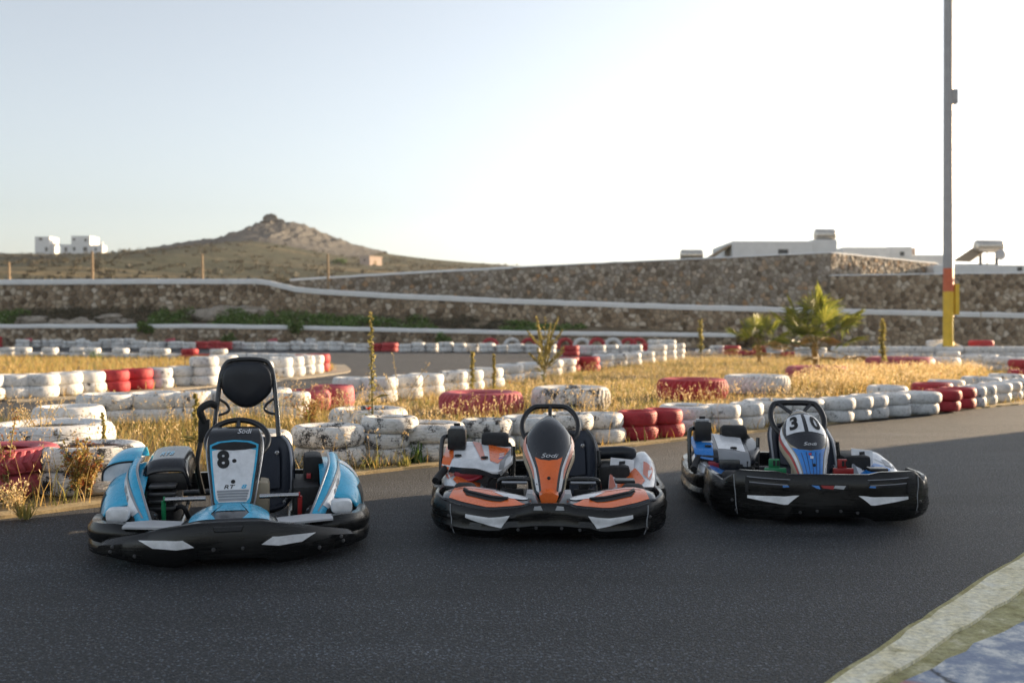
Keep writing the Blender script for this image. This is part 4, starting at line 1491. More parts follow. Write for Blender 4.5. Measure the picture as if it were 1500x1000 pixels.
# the 300 that show largest are objects of their own; the smallest, farthest ones are one mass
SPECS.sort(key=lambda s: -(s[0][3] * s[0][4]) / s[0][1] ** 2 if abs(s[0][0]) < s[0][1] * 0.56 else 0)
for a, k in SPECS[:296]:
    make_tyre(*a, **k)
bmass = {}
for a, k in SPECS[296:]:
    o = make_tyre(*a, **k)
    bmass.setdefault(a[5], []).append(o)
vv, ff, mi, mats_, base = [], [], [], [], 0
for mi_, (col, obs) in enumerate(bmass.items()):
    mats_.append(MATS[CN[col][1]])
    for o in obs:
        M_ = Matrix.LocRotScale(o.location, o.rotation_euler, o.scale)
        me = o.data
        co = np.empty(len(me.vertices) * 3, np.float32)
        me.vertices.foreach_get('co', co)
        co = co.reshape(-1, 3) @ np.array(M_.to_3x3()).T + np.array(M_.translation)
        fi = np.empty(len(me.loops), np.int32)
        me.loops.foreach_get('vertex_index', fi)
        vv.append(co); ff.append(fi.reshape(-1, 4) + base); mi += [mi_] * (len(fi) // 4)
        base += len(co)
        bpy.data.objects.remove(o)
if vv:
    far = npobj('far_tyres', np.concatenate(vv), np.concatenate(ff), CN[list(bmass)[0]][1], None, True)
    far.data.materials.clear()
    for m_ in mats_: far.data.materials.append(m_)
    far.data.polygons.foreach_set('material_index', np.array(mi, np.int32))
    tag(far, 'mass of small white and red tyres lining the farthest track edges', 'tyres', kind='stuff')
# ------------------------------------------------------------------ grass and weeds
def in_poly(P, poly):
    x, y = P[:, 0], P[:, 1]
    ins = np.zeros(len(P), bool)
    q = np.array(poly)
    j = len(q) - 1
    for i in range(len(q)):
        c = ((q[i, 1] > y) != (q[j, 1] > y)) & (x < (q[j, 0] - q[i, 0]) * (y - q[i, 1]) / (q[j, 1] - q[i, 1] + 1e-12) + q[i, 0])
        ins ^= c
        j = i
    return ins


TX = np.array(TYRE_XY)


def scatter(poly, n, seed, clump=0.35, hole=0.55, near_pow=1.0):
    r = np.random.default_rng(seed)
    q = np.array(poly)
    lo, hi = q.min(0), q.max(0)
    out = []
    while sum(len(a) for a in out) < n:
        P = lo + (hi - lo) * r.random((n * 2, 2))
        P = P[in_poly(P, poly)]
        # only what the camera or a near neighbour of it can see
        ok = (np.abs(P[:, 0]) < P[:, 1] * 0.60 + 1.5)
        P = P[ok]
        # more growth in clumps, thin patches between
        d = np.array([noise.noise((p[0] * 0.9, p[1] * 0.9, seed)) + 0.6 * noise.noise((p[0] * 3.1, p[1] * 3.1, seed + 5)) for p in P])
        P = P[(d + r.normal(size=len(P)) * 0.35) > -clump]
        if near_pow:
            P = P[r.random(len(P)) < np.clip(14.0 / P[:, 1], 0.25, 1.0) ** near_pow]
        # keep off the rubber
        keep = np.ones(len(P), bool)
        for X, Y, rad in TX:
            dd = np.hypot(P[:, 0] - X, P[:, 1] - Y)
            keep &= ~((dd < rad * 1.02) & (dd > rad * hole))
            if rad > 0.5:
                keep &= ~((dd < rad + 0.75) & (dd >= rad * hole) & (P[:, 1] < Y) & (r.random(len(P)) < 0.82))
        out.append(P[keep])
    return np.concatenate(out)[:n]


def blades(P, z0, hmin, hmax, w, lean, seed, bend=0.35):
    """each blade: a tapering strip of two quads"""
    r = np.random.default_rng(seed)
    n = len(P)
    h = r.uniform(hmin, hmax, n) * np.array([0.75 + 0.5 * (0.5 + noise.noise((p[0] * 0.5, p[1] * 0.5, 3))) for p in P])
    h = h * np.where(P[:, 1] > 13.5, 0.72, 1.0)
    a = r.uniform(0, 2 * np.pi, n)
    la = r.uniform(0, 2 * np.pi, n)
    ln = h * r.uniform(0.05, lean, n)
    side = np.stack([np.cos(a), np.sin(a), np.zeros(n)], 1) * (w * r.uniform(0.6, 1.3, n))[:, None]
    lv = np.stack([np.cos(la), np.sin(la), np.zeros(n)], 1)
    B = np.concatenate([P, np.full((n, 1), z0)], 1)
    M = B + lv * (ln * bend)[:, None] + np.array([0, 0, 1]) * (h * 0.55)[:, None]
    T = B + lv * ln[:, None] + np.array([0, 0, 1]) * h[:, None]
    V = np.stack([B - side, B + side, M + side * 0.75, M - side * 0.75, T + side * 0.12, T - side * 0.12], 1).reshape(-1, 3)
    k = np.arange(n)[:, None] * 6
    Fc = np.concatenate([k + np.array([[0, 1, 2, 3]]), k + np.array([[3, 2, 4, 5]])])
    return V, Fc, T, lv


def seeds(T, lv, seed, size, per=5):
    """drooping spikelets at the tips"""
    r = np.random.default_rng(seed)
    n = len(T)
    P = np.repeat(T, per, 0) + r.normal(size=(n * per, 3)) * np.array([size * 1.0, size * 1.0, size * 1.6])
    P[:, 2] -= size * 0.8
    m = len(P)
    ax = np.stack([r.normal(size=m) * 0.45, r.normal(size=m) * 0.45, r.uniform(0.6, 1.0, m)], 1)
    ax /= np.linalg.norm(ax, axis=1)[:, None]
    b = np.cross(ax, r.normal(size=(m, 3)))
    b /= np.linalg.norm(b, axis=1)[:, None]
    s = size * r.uniform(0.6, 1.2, m)[:, None]
    V = np.stack([P - ax * s, P + b * s * 0.32, P + ax * s, P - b * s * 0.32], 1).reshape(-1, 3)
    return V, np.arange(4 * m).reshape(-1, 4)


P1 = scatter(ISLAND, 56000, 11, 0.12)
V, Fc, T, lv = blades(P1, 0.012, 0.04, 0.19, 0.0042, 0.95, 12)
tag(npobj('grass', V, Fc, 'dry_grass'), 'golden dry grass filling the verge between the tyre rows', 'grass', kind='stuff')
P2 = scatter(ISLAND, 5600, 21, -0.1)
V, Fc, T, lv = blades(P2, 0.012, 0.20, 0.44, 0.0028, 0.5, 22)
V2, F2 = seeds(T, lv, 23, 0.016, 5)
tag(npobj('tall_grass', V, Fc, 'dry_grass'), 'tall thin golden grass stalks standing over the verge', 'grass', kind='stuff')
tag(npobj('grass_seeds', V2, F2, 'seed_heads'), 'pale drooping seed heads of the tall grass on the verge', 'seed heads', kind='stuff')
# the thick pale stand below the palm, towards the pole
thick = [(5.0, 16.0), (8.0, 18.6), (11.0, 23.0), (12.0, 27), (9.0, 26.0), (7.0, 22.5), (5.2, 19.0)]
P3 = scatter(thick, 6500, 31, 0.6, near_pow=0)
V, Fc, T, lv = blades(P3, 0.012, 0.22, 0.50, 0.006, 0.45, 32)
V2, F2 = seeds(T[::2], lv, 33, 0.026, 4)
V = np.concatenate([V])
tag(npobj('barley_grass', V, Fc, 'dry_grass'), 'thick pale stand of tall grass between the palm and the pole', 'grass', kind='stuff')
tag(npobj('barley_heads', V2, F2, 'seed_heads'), 'pale seed heads over the thick grass between palm and pole', 'seed heads', kind='stuff')
P4 = scatter(LEFT_ISLAND, 16000, 41, 0.7, near_pow=0)
V, Fc, T, lv = blades(P4, 0.012, 0.10, 0.30, 0.011, 0.9, 42)
tag(npobj('island_grass', V, Fc, 'dry_grass'), 'short golden grass covering the island beyond the second road', 'grass', kind='stuff')
P6 = scatter(ISLAND, 13000, 61, -0.30)
V, Fc, T, lv = blades(P6, 0.012, 0.05, 0.20, 0.0048, 0.9, 62)
tag(npobj('green_grass', V, Fc, 'olive_leaf'), 'patches of greener grass between the dry stalks of the verge', 'grass', kind='stuff')
# green weeds low in the verge
P5 = scatter(ISLAND, 500, 51, 0.1)
V, Fc = leaf_cloud([(p[0], p[1], 0.05) for p in P5], [(0.09, 0.09, 0.06)] * len(P5), 14, 0.022, 52)
tag(npobj('verge_weeds', V, Fc, 'olive_leaf'), 'low olive green weeds among the dry grass of the verge', 'weeds', kind='stuff')


def mullein(X, Y, h, spikes, lab, leafy=True, seed=1, r0=0.022, branches=0):
    """tall flower spike: stalk, spike of small pods, basal leaves"""
    rr = random.Random(seed)
    t = empty('mullein_plant', (X, Y, 0.012))
    stem, V_, F_ = MB(), [], []
    ends = [((0, 0, 0), (rr.uniform(-0.04, 0.04) * h, 0, h))]
    for k in range(branches):
        z0 = h * rr.uniform(0.30, 0.6)
        a = rr.uniform(0, 6.28)
        l = h * rr.uniform(0.10, 0.27)
        ends.append(((0, 0, z0), (math.cos(a) * l, math.sin(a) * l, min(h * 1.0, z0 + h * rr.uniform(0.18, 0.48)))))
    cl, rad = [], []
    for (a, b_) in ends:
        a, b_ = Vector(a), Vector(b_)
        stem.tube([a, a.lerp(b_, 0.5) + Vector((b_.x - a.x, b_.y - a.y, 0)) * 0.15, b_], [0.010, 0.008, 0.004], 6)
        q = 34 if branches == 0 else 20
        f0 = 0.34 if branches == 0 else 0.25
        for i in range(q):
            s = f0 + (1 - f0) * i / (q - 1)
            p = a.lerp(b_, s)
            w = r0 * (1.25 - 0.85 * (s - f0) / (1 - f0)) * rr.uniform(0.45, 1.75)
            o_ = Vector((rr.uniform(-1, 1), rr.uniform(-1, 1), 0)) * r0 * 0.5
            cl.append(p + o_); rad.append((w, w, w * 0.8))
    V1, F1 = leaf_cloud(cl, rad, 9, r0 * 0.8, seed)
    stem.build('stalk', 'stem', t)
    npobj('flower_spike', V1, F1, 'mullein', t)['kind'] = 'stuff'
    if leafy:
        vs, fs = [], []
        for k in range(16):
            a = rr.uniform(0, 6.28)
            l = rr.uniform(0.10, 0.22)
            z = rr.uniform(0.02, 0.36 * h)
            u = Vector((math.cos(a), math.sin(a), 0))
            s = Vector((-math.sin(a), math.cos(a), 0))
            b0 = Vector((0, 0, z))
            up = rr.uniform(0.2, 0.9)
            i0 = len(vs)
            vs += [b0, b0 + u * l * 0.5 + s * l * 0.16 + Vector((0, 0, l * up * 0.6)), b0 + u * l + Vector((0, 0, l * up * 0.5)), b0 + u * l * 0.5 - s * l * 0.16 + Vector((0, 0, l * up * 0.6))]
            fs.append((i0, i0 + 1, i0 + 2, i0 + 3))
        mobj('leaves', vs, fs, 'olive_leaf', t)['kind'] = 'stuff'
    return tag(t, lab, 'plant')


def mp_(px, Y):
    return xat(px, Y), Y


X, Y = mp_(547, 10.2); mullein(X, Y, zat(461, Y), 1, 'tall single flower spike growing through the worn white tyre', seed=3, r0=0.026)
X, Y = mp_(797, 17.0); mullein(X, Y, zat(466, Y), 1, 'branching pale flower stalk standing behind the orange kart', seed=5, r0=0.024, branches=17)
X, Y = mp_(693, 15.5); mullein(X, Y, zat(500 + 18, Y), 1, 'short spike in the grass before the second road', False, 7, 0.035)
X, Y = mp_(725, 15.0); mullein(X, Y, zat(520, Y), 1, 'short pale spike beside the huge faded red tyre', False, 8, 0.032)
X, Y = mp_(1027, 30.0); mullein(X, Y, zat(470, Y), 1, 'slim straight green spike beyond the open grass', False, 9, 0.065)
X, Y = mp_(1293, 24.0); mullein(X, Y, zat(470, Y), 1, 'pale thick plume stalk right of the fan palm', False, 10, 0.07)
X, Y = mp_(287, 8.9); mullein(X, Y, zat(580, Y), 1, 'green flower spike behind the blue kart', True, 11, 0.026)
X, Y = mp_(153, 7.9); mullein(X, Y, zat(607, Y), 1, 'small green spike before the wide white tyre', False, 13, 0.018)


def dry_weed(X, Y, h, n, spread, lab, mat='dock', seed=1, leaf=0.016, per=46):
    rr = random.Random(seed)
    t = empty('dry_weed', (X, Y, 0.012))
    st = MB()
    cl, rad = [], []
    for k in range(n):
        a = rr.uniform(0, 6.28)
        l = spread * rr.uniform(0.3, 1.0)
        hh = h * rr.uniform(0.6, 1.0)
        p = cr([(0, 0, 0), (math.cos(a) * l * 0.35, math.sin(a) * l * 0.35, hh * 0.55), (math.cos(a) * l, math.sin(a) * l, hh)], 5)
        st.tube(p, 0.0035, 5)
        for q in p[3:]:
            cl.append(q); rad.append((0.035, 0.035, 0.05))
    st.build('stems', 'stem', t)
    V1, F1 = leaf_cloud(cl, rad, per // 4, leaf, seed)
    npobj('seed_clusters', V1, F1, mat, t)['kind'] = 'stuff'
    return tag(t, lab, 'plant')


X, Y = mp_(112, 6.85); dry_weed(X, Y, 0.43, 9, 0.10, 'reddish dry dock weed before the wide white tyre', 'dock', 3)
X, Y = mp_(128, 6.95); dry_weed(X, Y, 0.30, 8, 0.14, 'bushy reddish weed at the road edge left of the blue kart', 'dock', 4)
X, Y = mp_(10, 6.8); dry_weed(X, Y, 0.62, 4, 0.10, 'thin orange seed stalk before the wide white tyre', 'dock', 5, 0.012)
X, Y = mp_(28, 6.25); dry_weed(X, Y, 0.24, 7, 0.30, 'yellow straw weed sprawling before the red chevron tyres', 'seed_heads', 6, 0.012, 24)
X, Y = mp_(585, 12.0); dry_weed(X, Y, 1.0, 5, 0.55, 'airy tall dry weed leaning beside the single flower spike', 'seed_heads', 7, 0.012, 20)
X, Y = mp_(515, 11.0); dry_weed(X, Y, 0.62, 5, 0.25, 'thin dry weed left of the single flower spike', 'seed_heads', 8, 0.014, 24)
X, Y = mp_(455, 11.5); dry_weed(X, Y, 0.42, 10, 0.3, 'orange brown dry weed before the sunken faded red pair', 'dock', 9, 0.016, 40)
X, Y = mp_(60, 9.0); dry_weed(X, Y, 0.55, 7, 0.3, 'straw coloured weed standing behind the first tyres', 'seed_heads', 10, 0.014, 30)


def leafy_tuft(X, Y, h, n, lab, seed, mat='green_leaf'):
    rr = random.Random(seed)
    vs, fs = [], []
    for k in range(n):
        a = rr.uniform(0, 6.28)
        l = h * rr.uniform(0.4, 0.9)
        u = Vector((math.cos(a), math.sin(a), 0)); s = Vector((-u.y, u.x, 0)) * 0.009
        b0 = Vector((rr.uniform(-1, 1), rr.uniform(-1, 1), 0)) * h * 0.35
        s = s * rr.uniform(0.3, 1.0)
        t_ = rr.uniform(0.3, 1.15)
        p1 = b0 + u * l * 0.25 + Vector((0, 0, h * t_ * 0.6))
        p2 = b0 + u * l * rr.uniform(0.4, 1.1) + Vector((0, 0, h * t_ * rr.uniform(0.5, 1.0)))
        i0 = len(vs)
        vs += [b0 - s, b0 + s, p1 + s, p1 - s, p2]
        fs += [(i0, i0 + 1, i0 + 2, i0 + 3), (i0 + 3, i0 + 2, i0 + 4)]
    o = mobj('leafy_tuft', vs, fs, mat)
    o.location = (X, Y, 0.012)
    return tag(o, lab, 'plant')


X, Y = mp_(607, 8.75); leafy_tuft(X, Y, 0.26, 46, 'green leafy tuft at the road edge between two worn white stacks', 3)
X, Y = mp_(690, 9.1); leafy_tuft(X, Y, 0.22, 34, 'green tuft in the gap behind the orange kart engine', 4)
X, Y = mp_(592, 8.5); leafy_tuft(X, Y, 0.12, 30, 'low yellowish tuft on the road edge near the three-tyre stack', 5, 'olive_leaf')
X, Y = mp_(35, 6.22); leafy_tuft(X, Y, 0.14, 40, 'yellow green tuft at the road edge before the red tyres', 6, 'mullein')
X, Y = mp_(1397, 14.9); leafy_tuft(X, Y, 0.14, 40, 'dark tuft between the last red stack and the road', 7, 'olive_leaf')
X, Y = mp_(140, 36.0); leafy_tuft(X, Y, 0.55, 50, 'bright green weed in the golden island', 8, 'green_leaf')


def poppy(X, Y, z, lab):
    t = empty('poppy', (X, Y, 0.012))
    MB().tube([(0, 0, 0), (0.01, 0, z * 0.6), (0, 0, z)], 0.003, 5).build('stem', 'stem', t)
    vs, fs = [(0, 0, z)], []
    for k in range(10):
        a = 2 * math.pi * k / 10
        rr = 0.028 * (1.15 if k % 2 else 0.85)
        vs.append((rr * math.cos(a), rr * math.sin(a), z + 0.018 + 0.006 * (k % 3)))
    fs = [(0, 1 + k, 1 + (k + 1) % 10) for k in range(10)]
    mobj('flower', vs, fs, 'poppy', t)
    return tag(t, lab, 'flower')


X, Y = mp_(540, 10.0); poppy(X, Y, zat(602, Y), 'red poppy beside the tall single flower spike')
X, Y = mp_(451, 8.35); poppy(X, Y, zat(663, Y) - 0.01, 'red poppy in front of the big worn white stack')
X, Y = mp_(746, 20.0); poppy(X, Y, zat(562, Y), 'red poppy far back near the row behind the huge faded red tyre')
X, Y = mp_(1378, 20.0); poppy(X, Y, zat(549, Y), 'red poppy in the pale grass below the pole')


# ------------------------------------------------------------------ fan palms
def fan_palm(X, Y, z, h, nf, lab, seed, spread=1.0, dry=3):
    rr = random.Random(seed)
    t = empty('fan_palm', (X, Y, z))
    tr_ = MB()
    pts = [(0, 0, 0), (0.02, 0, h * 0.12), (-0.02, 0.01, h * 0.24), (0, 0, h * 0.34)]
    tr_.tube(pts, [0.09, 0.08, 0.085, 0.06], 10)
    for k in range(14):
        a = k * 2.4
        zz = h * (0.04 + 0.28 * k / 14)
        u = Vector((math.cos(a), math.sin(a), 0))
        s = Vector((-u.y, u.x, 0)) * 0.035
        p = Vector((0, 0, zz)) + u * 0.07
        tr_.add([p - s, p + s, p + u * 0.07 + Vector((0, 0, 0.13)), p + u * 0.02 + Vector((0, 0, 0.02))], [(0, 1, 2), (0, 2, 3), (1, 3, 2)])
    tr_.build('trunk', 'palm_dry', t)
    for k in range(nf):
        isdry = k < dry
        a = k * 2.399 + rr.uniform(-0.3, 0.3)
        el = R(rr.uniform(-12, 5)) if isdry else R(12 + 70 * (k - dry) / max(1, nf - dry - 1) + rr.uniform(-8, 8))
        d = Vector((math.cos(a) * math.cos(el), math.sin(a) * math.cos(el), math.sin(el)))
        L_ = h * 0.40 * spread * rr.uniform(0.8, 1.1)
        base = Vector((0, 0, h * rr.uniform(0.26, 0.36)))
        hub = base + d * L_ + Vector((0, 0, -0.06 * L_))
        side = d.cross(Vector((0, 0, 1)))
        if side.length < 1e-3: side = Vector((1, 0, 0))
        side.normalize()
        up = side.cross(d).normalized()
        mb = MB()
        nseg = 24
        rad = h * 0.34 * rr.uniform(0.85, 1.1)
        span = R(125)
        for i in range(nseg):
            th = -span + 2 * span * i / (nseg - 1)
            dirv = (d * math.cos(th) + side * math.sin(th)).normalized()
            dirv = (dirv + up * (0.16 * math.cos(th)) ).normalized()
            ln = rad * (0.72 + 0.28 * math.cos(th * 0.7)) * rr.uniform(0.9, 1.08)
            tip = hub + dirv * ln + Vector((0, 0, -0.30 * ln * rr.uniform(0.3, 1.0)))
            mid = hub + dirv * ln * 0.55
            w = dirv.cross(up).normalized() * (ln * 0.55 * span / nseg * 0.62)
            f = up * ln * 0.03
            mb.add([hub, mid + w - f, mid + f, mid - w - f, tip], [(0, 1, 2), (0, 2, 3), (1, 4, 2), (2, 4, 3)])
        fr = mb.build('frond', 'palm_dry' if isdry else 'palm_green', t, False)
        MB().tube([base, base.lerp(hub, 0.5) + up * 0.02, hub], [0.018, 0.012, 0.008], 6).build('leaf_stalk', 'stem', fr)
    return tag(t, lab, 'palm')


Yp = 27.6
fan_palm(xat(1194, Yp), Yp, 0.05, 2.15, 22, 'bushy fan palm rising from the huge red tyre', 4, 1.25, 5)
Yp = 33.0
fan_palm(xat(1112, Yp), Yp, 0.0, 1.85, 13, 'smaller fan palm behind the bushy one', 9, 1.1, 3)
# ------------------------------------------------------------------ karts (local: x to the right as seen from the front, y to the rear, z up)
def bolt(parent, x, y, z, r=0.012, mat='dark_steel', axis='y'):
    pr = [(0.0, -0.004), (r * 0.7, -0.004), (r, 0.0), (r, 0.006), (0.0, 0.006)]
    return MB().lathe(pr, 12, axis, (x, y, z)).build('bolt', mat, parent)


def wheel(parent, x, y, rad, w):
    t = rad
    pr = [(rad * 0.56, -w / 2), (rad * 0.8, -w / 2 - 0.005), (rad * 0.95, -w / 2 + 0.012), (t, -w / 2 + 0.03), (t * 1.004, 0), (t, w / 2 - 0.03), (rad * 0.95, w / 2 - 0.012), (rad * 0.8, w / 2 + 0.005), (rad * 0.56, w / 2), (rad * 0.5, 0)]
    o = MB().lathe(pr, 32, 'x', (x, y, rad), True).build('wheel', 'rubber', parent)
    pr2 = [(0.0, -w * 0.30), (rad * 0.22, -w * 0.32), (rad * 0.3, -w * 0.2), (rad * 0.5, -w * 0.30), (rad * 0.565, -w * 0.47), (rad * 0.565, w * 0.47), (rad * 0.5, w * 0.30), (rad * 0.3, w * 0.2), (rad * 0.22, w * 0.32), (0.0, w * 0.30)]
    MB().lathe(pr2, 24, 'x', (x, y, rad)).build('rim', 'steel', o)
    return o


def seat(parent, xo, hw, zt, mat, trim, y0=0.72, yb=1.30, wing=0.13):
    cl = [(0.0, y0, 0.175), (0.18, y0 + 0.13, 0.135), (0.40, y0 + 0.30, 0.115), (0.55, yb - 0.14, 0.16), (0.70, yb - 0.07, 0.29), (0.86, yb - 0.015, zt - 0.12), (1.0, yb + 0.02, zt)]
    def c(t):
        return Vector((xo, sint(t, [(a, y) for a, y, z in cl]), sint(t, [(a, z) for a, y, z in cl])))
    def S(u, v):
        p = c(v)
        tn = (c(min(1, v + 0.01)) - c(max(0, v - 0.01))).normalized()
        n = Vector((0, -tn.z, tn.y))
        w = hw * sint(v, [(0, 0.80), (0.3, 0.92), (0.6, 1.0), (0.85, 0.98), (0.95, 0.90), (1.0, 0.74)])
        wg = wing * sint(v, [(0, 0.25), (0.3, 0.7), (0.6, 1.0), (0.85, 0.75), (1.0, 0.2)])
        return Vector((xo + w * (u * (1 - 0.10 * abs(u) ** 6)), p.y, p.z)) + n * (wg * abs(u) ** 3.2)
    o = grid_surf('seat', S, -1, 1, 24, 0, 1, 30, mat, parent, 0.022, (0, -0.6, 0.6))
    for s in (-1, 1):
        MB().tube([S(s, v / 24) for v in range(25)], 0.009, 8).build('edge_trim', trim, o)
    # padded insert
    MB().loft([[S(u, v) + Vector((0, -0.018 if v > 0.5 else -0.004, 0.004 if v > 0.5 else 0.016)) for u in (-0.62, -0.3, 0, 0.3, 0.62)] for v in (0.62, 0.7, 0.78, 0.86, 0.93)], False, False).build('back_pad', mat, o)
    for s in (-1, 1):
        bolt(o, xo + s * hw * 0.55, yb - 0.085, zt - 0.09, 0.014, 'steel')
    return o, S


def steering(parent, c, rad, tilt, flat=0.0, butterfly=False, xo=0.0):
    """tilt: wheel plane against the ground, degrees"""
    t = R(tilt)
    ex, ey = Vector((1, 0, 0)), Vector((0, math.cos(t), math.sin(t)))
    # the wheel faces the driver: plane spanned by ex and ey, normal leaning back
    nrm = ex.cross(ey)
    C_ = Vector(c)
    def P(a):
        x, y = math.cos(a), math.sin(a)
        if flat:
            lim = 1 - flat
            if y > lim: y = lim + (y - lim) * 0.25
            x = math.copysign(abs(x) ** (0.62 if butterfly and y > 0 else 0.82), x)
        return C_ + ex * x * rad + ey * y * rad
    o = MB().tube([P(2 * math.pi * k / 48) for k in range(48)], 0.020 if butterfly else 0.0165, 10, True).build('steering_wheel', 'black_plastic', parent)
    hub = C_ - nrm * -0.015
    MB().lathe([(0, -0.012), (0.045, -0.012), (0.05, 0.0), (0.045, 0.012), (0, 0.012)], 20).build('hub', 'dark_steel', o).matrix_local = Matrix.Translation(hub) @ (nrm.to_track_quat('Z', 'Y').to_matrix().to_4x4())
    angs = (math.pi / 2, math.radians(205), math.radians(335)) if not butterfly else (math.radians(60), math.radians(120), math.radians(205), math.radians(335))
    for a in angs:
        e = P(a)
        MB().tube([hub, hub.lerp(e, 0.5), e], [0.015, 0.013, 0.013], 8).build('spoke', 'black_plastic', o)
    MB().tube([hub, Vector((xo, c[1] - 0.36, c[2] - 0.42))], 0.012, 8).build('steering_column', 'steel', parent)
    return o


def frame_parts(parent, W, L, fw=(0.50, 0.43, 0.138)):
    for s in (-1, 1):
        MB().tube(cr([(s * 0.12, 0.10, 0.075), (s * 0.27, 0.25, 0.075), (s * 0.30, 0.6, 0.07), (s * 0.31, 1.1, 0.07), (s * 0.33, L - 0.25, 0.09)], 5), 0.016, 8).build('chassis_rail', 'tube_black', parent)
    MB().tube([(-0.46, 0.42, 0.10), (0.46, 0.42, 0.10)], 0.016, 8).build('front_axle', 'tube_black', parent)
    MB().tube([(-0.56, L - 0.42, 0.14), (0.56, L - 0.42, 0.14)], 0.02, 10).build('rear_axle', 'dark_steel', parent)
    MB().box(-0.26, 0.26, 0.12, 0.86, 0.045, 0.056).build('floor_tray', 'dark_steel', parent, False)
    for s in (-1, 1):
        wheel(parent, s * fw[0], fw[1], fw[2], 0.13)
        wheel(parent, s * 0.53, L - 0.42, 0.14, 0.19)
    rb = cr([(-W / 2 + 0.02, L - 0.62, 0.13), (-W / 2 + 0.03, L - 0.2, 0.13), (-W / 2 + 0.16, L - 0.06, 0.14), (0, L, 0.14), (W / 2 - 0.16, L - 0.06, 0.14), (W / 2 - 0.03, L - 0.2, 0.13), (W / 2 - 0.02, L - 0.62, 0.13)], 6)
    secs = []
    for i, p in enumerate(rb):
        t = (rb[min(i + 1, len(rb) - 1)] - rb[max(i - 1, 0)]).normalized()
        n = Vector((-t.y, t.x, 0))
        secs.append([p + n * a + Vector((0, 0, z)) for a, z in ((-0.03, -0.075), (0.022, -0.075), (0.035, -0.05), (0.035, 0.05), (0.022, 0.075), (-0.03, 0.075))])
    MB().loft(secs).build('rear_bumper', 'bumper_black', parent)


def shell(path, section):
    """loft a section (outward offset, z) along a plan path; section depends on the run 0..1"""
    secs = []
    m = len(path)
    for i, p in enumerate(path):
        t = path[min(i + 1, m - 1)] - path[max(i - 1, 0)]
        t.z = 0
        t.normalize()
        n = Vector((t.y, -t.x, 0))       # outward when the path runs left to right along the front
        secs.append([Vector((p.x, p.y, 0)) + n * a + Vector((0, 0, z)) for a, z in section(i / (m - 1), p)])
    return MB().loft(secs)


def dec_plane(y, lean=0.0):
    """flat surface for stickers: u = x, v = z"""
    return lambda u, v: Vector((u, y + lean * v, v))


def poly_front(name, pts, yf, thick, mat, parent):
    """a plate facing the front whose y follows yf(x, z)"""
    n = len(pts)
    vs = [(x, yf(x, z), z) for x, z in pts] + [(x, yf(x, z) + thick, z) for x, z in pts]
    fs = [tuple(range(n)), tuple(reversed(range(n, 2 * n)))] + [(j, n + j, n + (j + 1) % n, (j + 1) % n) for j in range(n)]
    return MB().add(vs, fs).build(name, mat, parent, False)


def face_panel(name, pts, S, off, mat, parent, face, du=0.06, dv=0.06):
    return decal(name, S, pts, off, mat, parent, face, du, dv)


# ============================================================ blue kart, number 8
k1 = empty('racing_kart', (-1.41, 4.95, 0), R(13))
tag(k1, 'light blue and white kart with number 8 and a tall black headrest', 'kart', 'karts parked on the track')
frame_parts(k1, 1.40, 1.98, (0.46, 0.47, 0.112))

# front bumper plate
def b1y(x):
    a = abs(x)
    return 0.0 if a < 0.22 else 0.20 * ((a - 0.22) / 0.40) ** 1.7
path = [Vector((x, b1y(x), 0)) for x in np.linspace(-0.62, 0.62, 63)]
ZT1 = [(0.0, 0.238), (0.16, 0.236), (0.30, 0.215), (0.50, 0.168), (0.60, 0.140), (0.62, 0.128)]
ZB1 = [(0.0, 0.048), (0.17, 0.048), (0.235, 0.020), (0.36, 0.026), (0.56, 0.050), (0.62, 0.062)]
def sec1(s, p):
    a = abs(p.x)
    zt, zb = interp(a, ZT1), interp(a, ZB1)
    h = zt - zb
    return [(-0.028, zb), (0.0, zb), (0.020, zb + 0.012), (0.032, zb + 0.30 * h), (0.030, zb + 0.72 * h), (0.016, zt - 0.014), (0.0, zt - 0.002), (-0.028, zt)]
fb = shell(path, sec1).build('front_bumper', 'bumper_black', k1, True, 30)
def SB1(u, v):
    """front face of the plate: u = x, v = share of the height"""
    a = abs(u)
    zt, zb = interp(a, ZT1), interp(a, ZB1)
    e = 0.004
    t = Vector((2 * e, b1y(u + e) - b1y(u - e), 0)).normalized()
    n = Vector((t.y, -t.x, 0))
    o = sint(v, [(0, 0.0), (0.06, 0.02), (0.30, 0.032), (0.72, 0.030), (0.93, 0.016), (1.0, 0.0)])
    return Vector((u, b1y(u), zb + (zt - zb) * v)) + n * o
for s in (-1, 1):
    face_panel('reflector', [(s * 0.160, 0.40), (s * 0.215, 0.66), (s * 0.415, 0.80), (s * 0.345, 0.54)][::s], SB1, 0.003, 'kart_white', fb, (0, -1, 0.1), 0.04, 0.12)
    for x, v in ((0.07, 0.32), (0.55, 0.4), (0.54, 0.62), (0.43, 0.3)):
        p = SB1(s * x, v)
        bolt(fb, p.x, p.y - 0.002, p.z, 0.010)
MB().loft([[SB1(x, v) + Vector((0, -d, 0)) for x, v, d in ((-0.075, 0.90, 0.001), (0.075, 0.90, 0.001), (0.065, 0.76, 0.004), (-0.065, 0.76, 0.004))],
           [SB1(x, v) + Vector((0, -d, 0)) for x, v, d in ((-0.070, 0.885, 0.008), (0.070, 0.885, 0.008), (0.060, 0.78, 0.008), (-0.060, 0.78, 0.008))]]).build('number_plate_boss', 'bumper_black', fb)
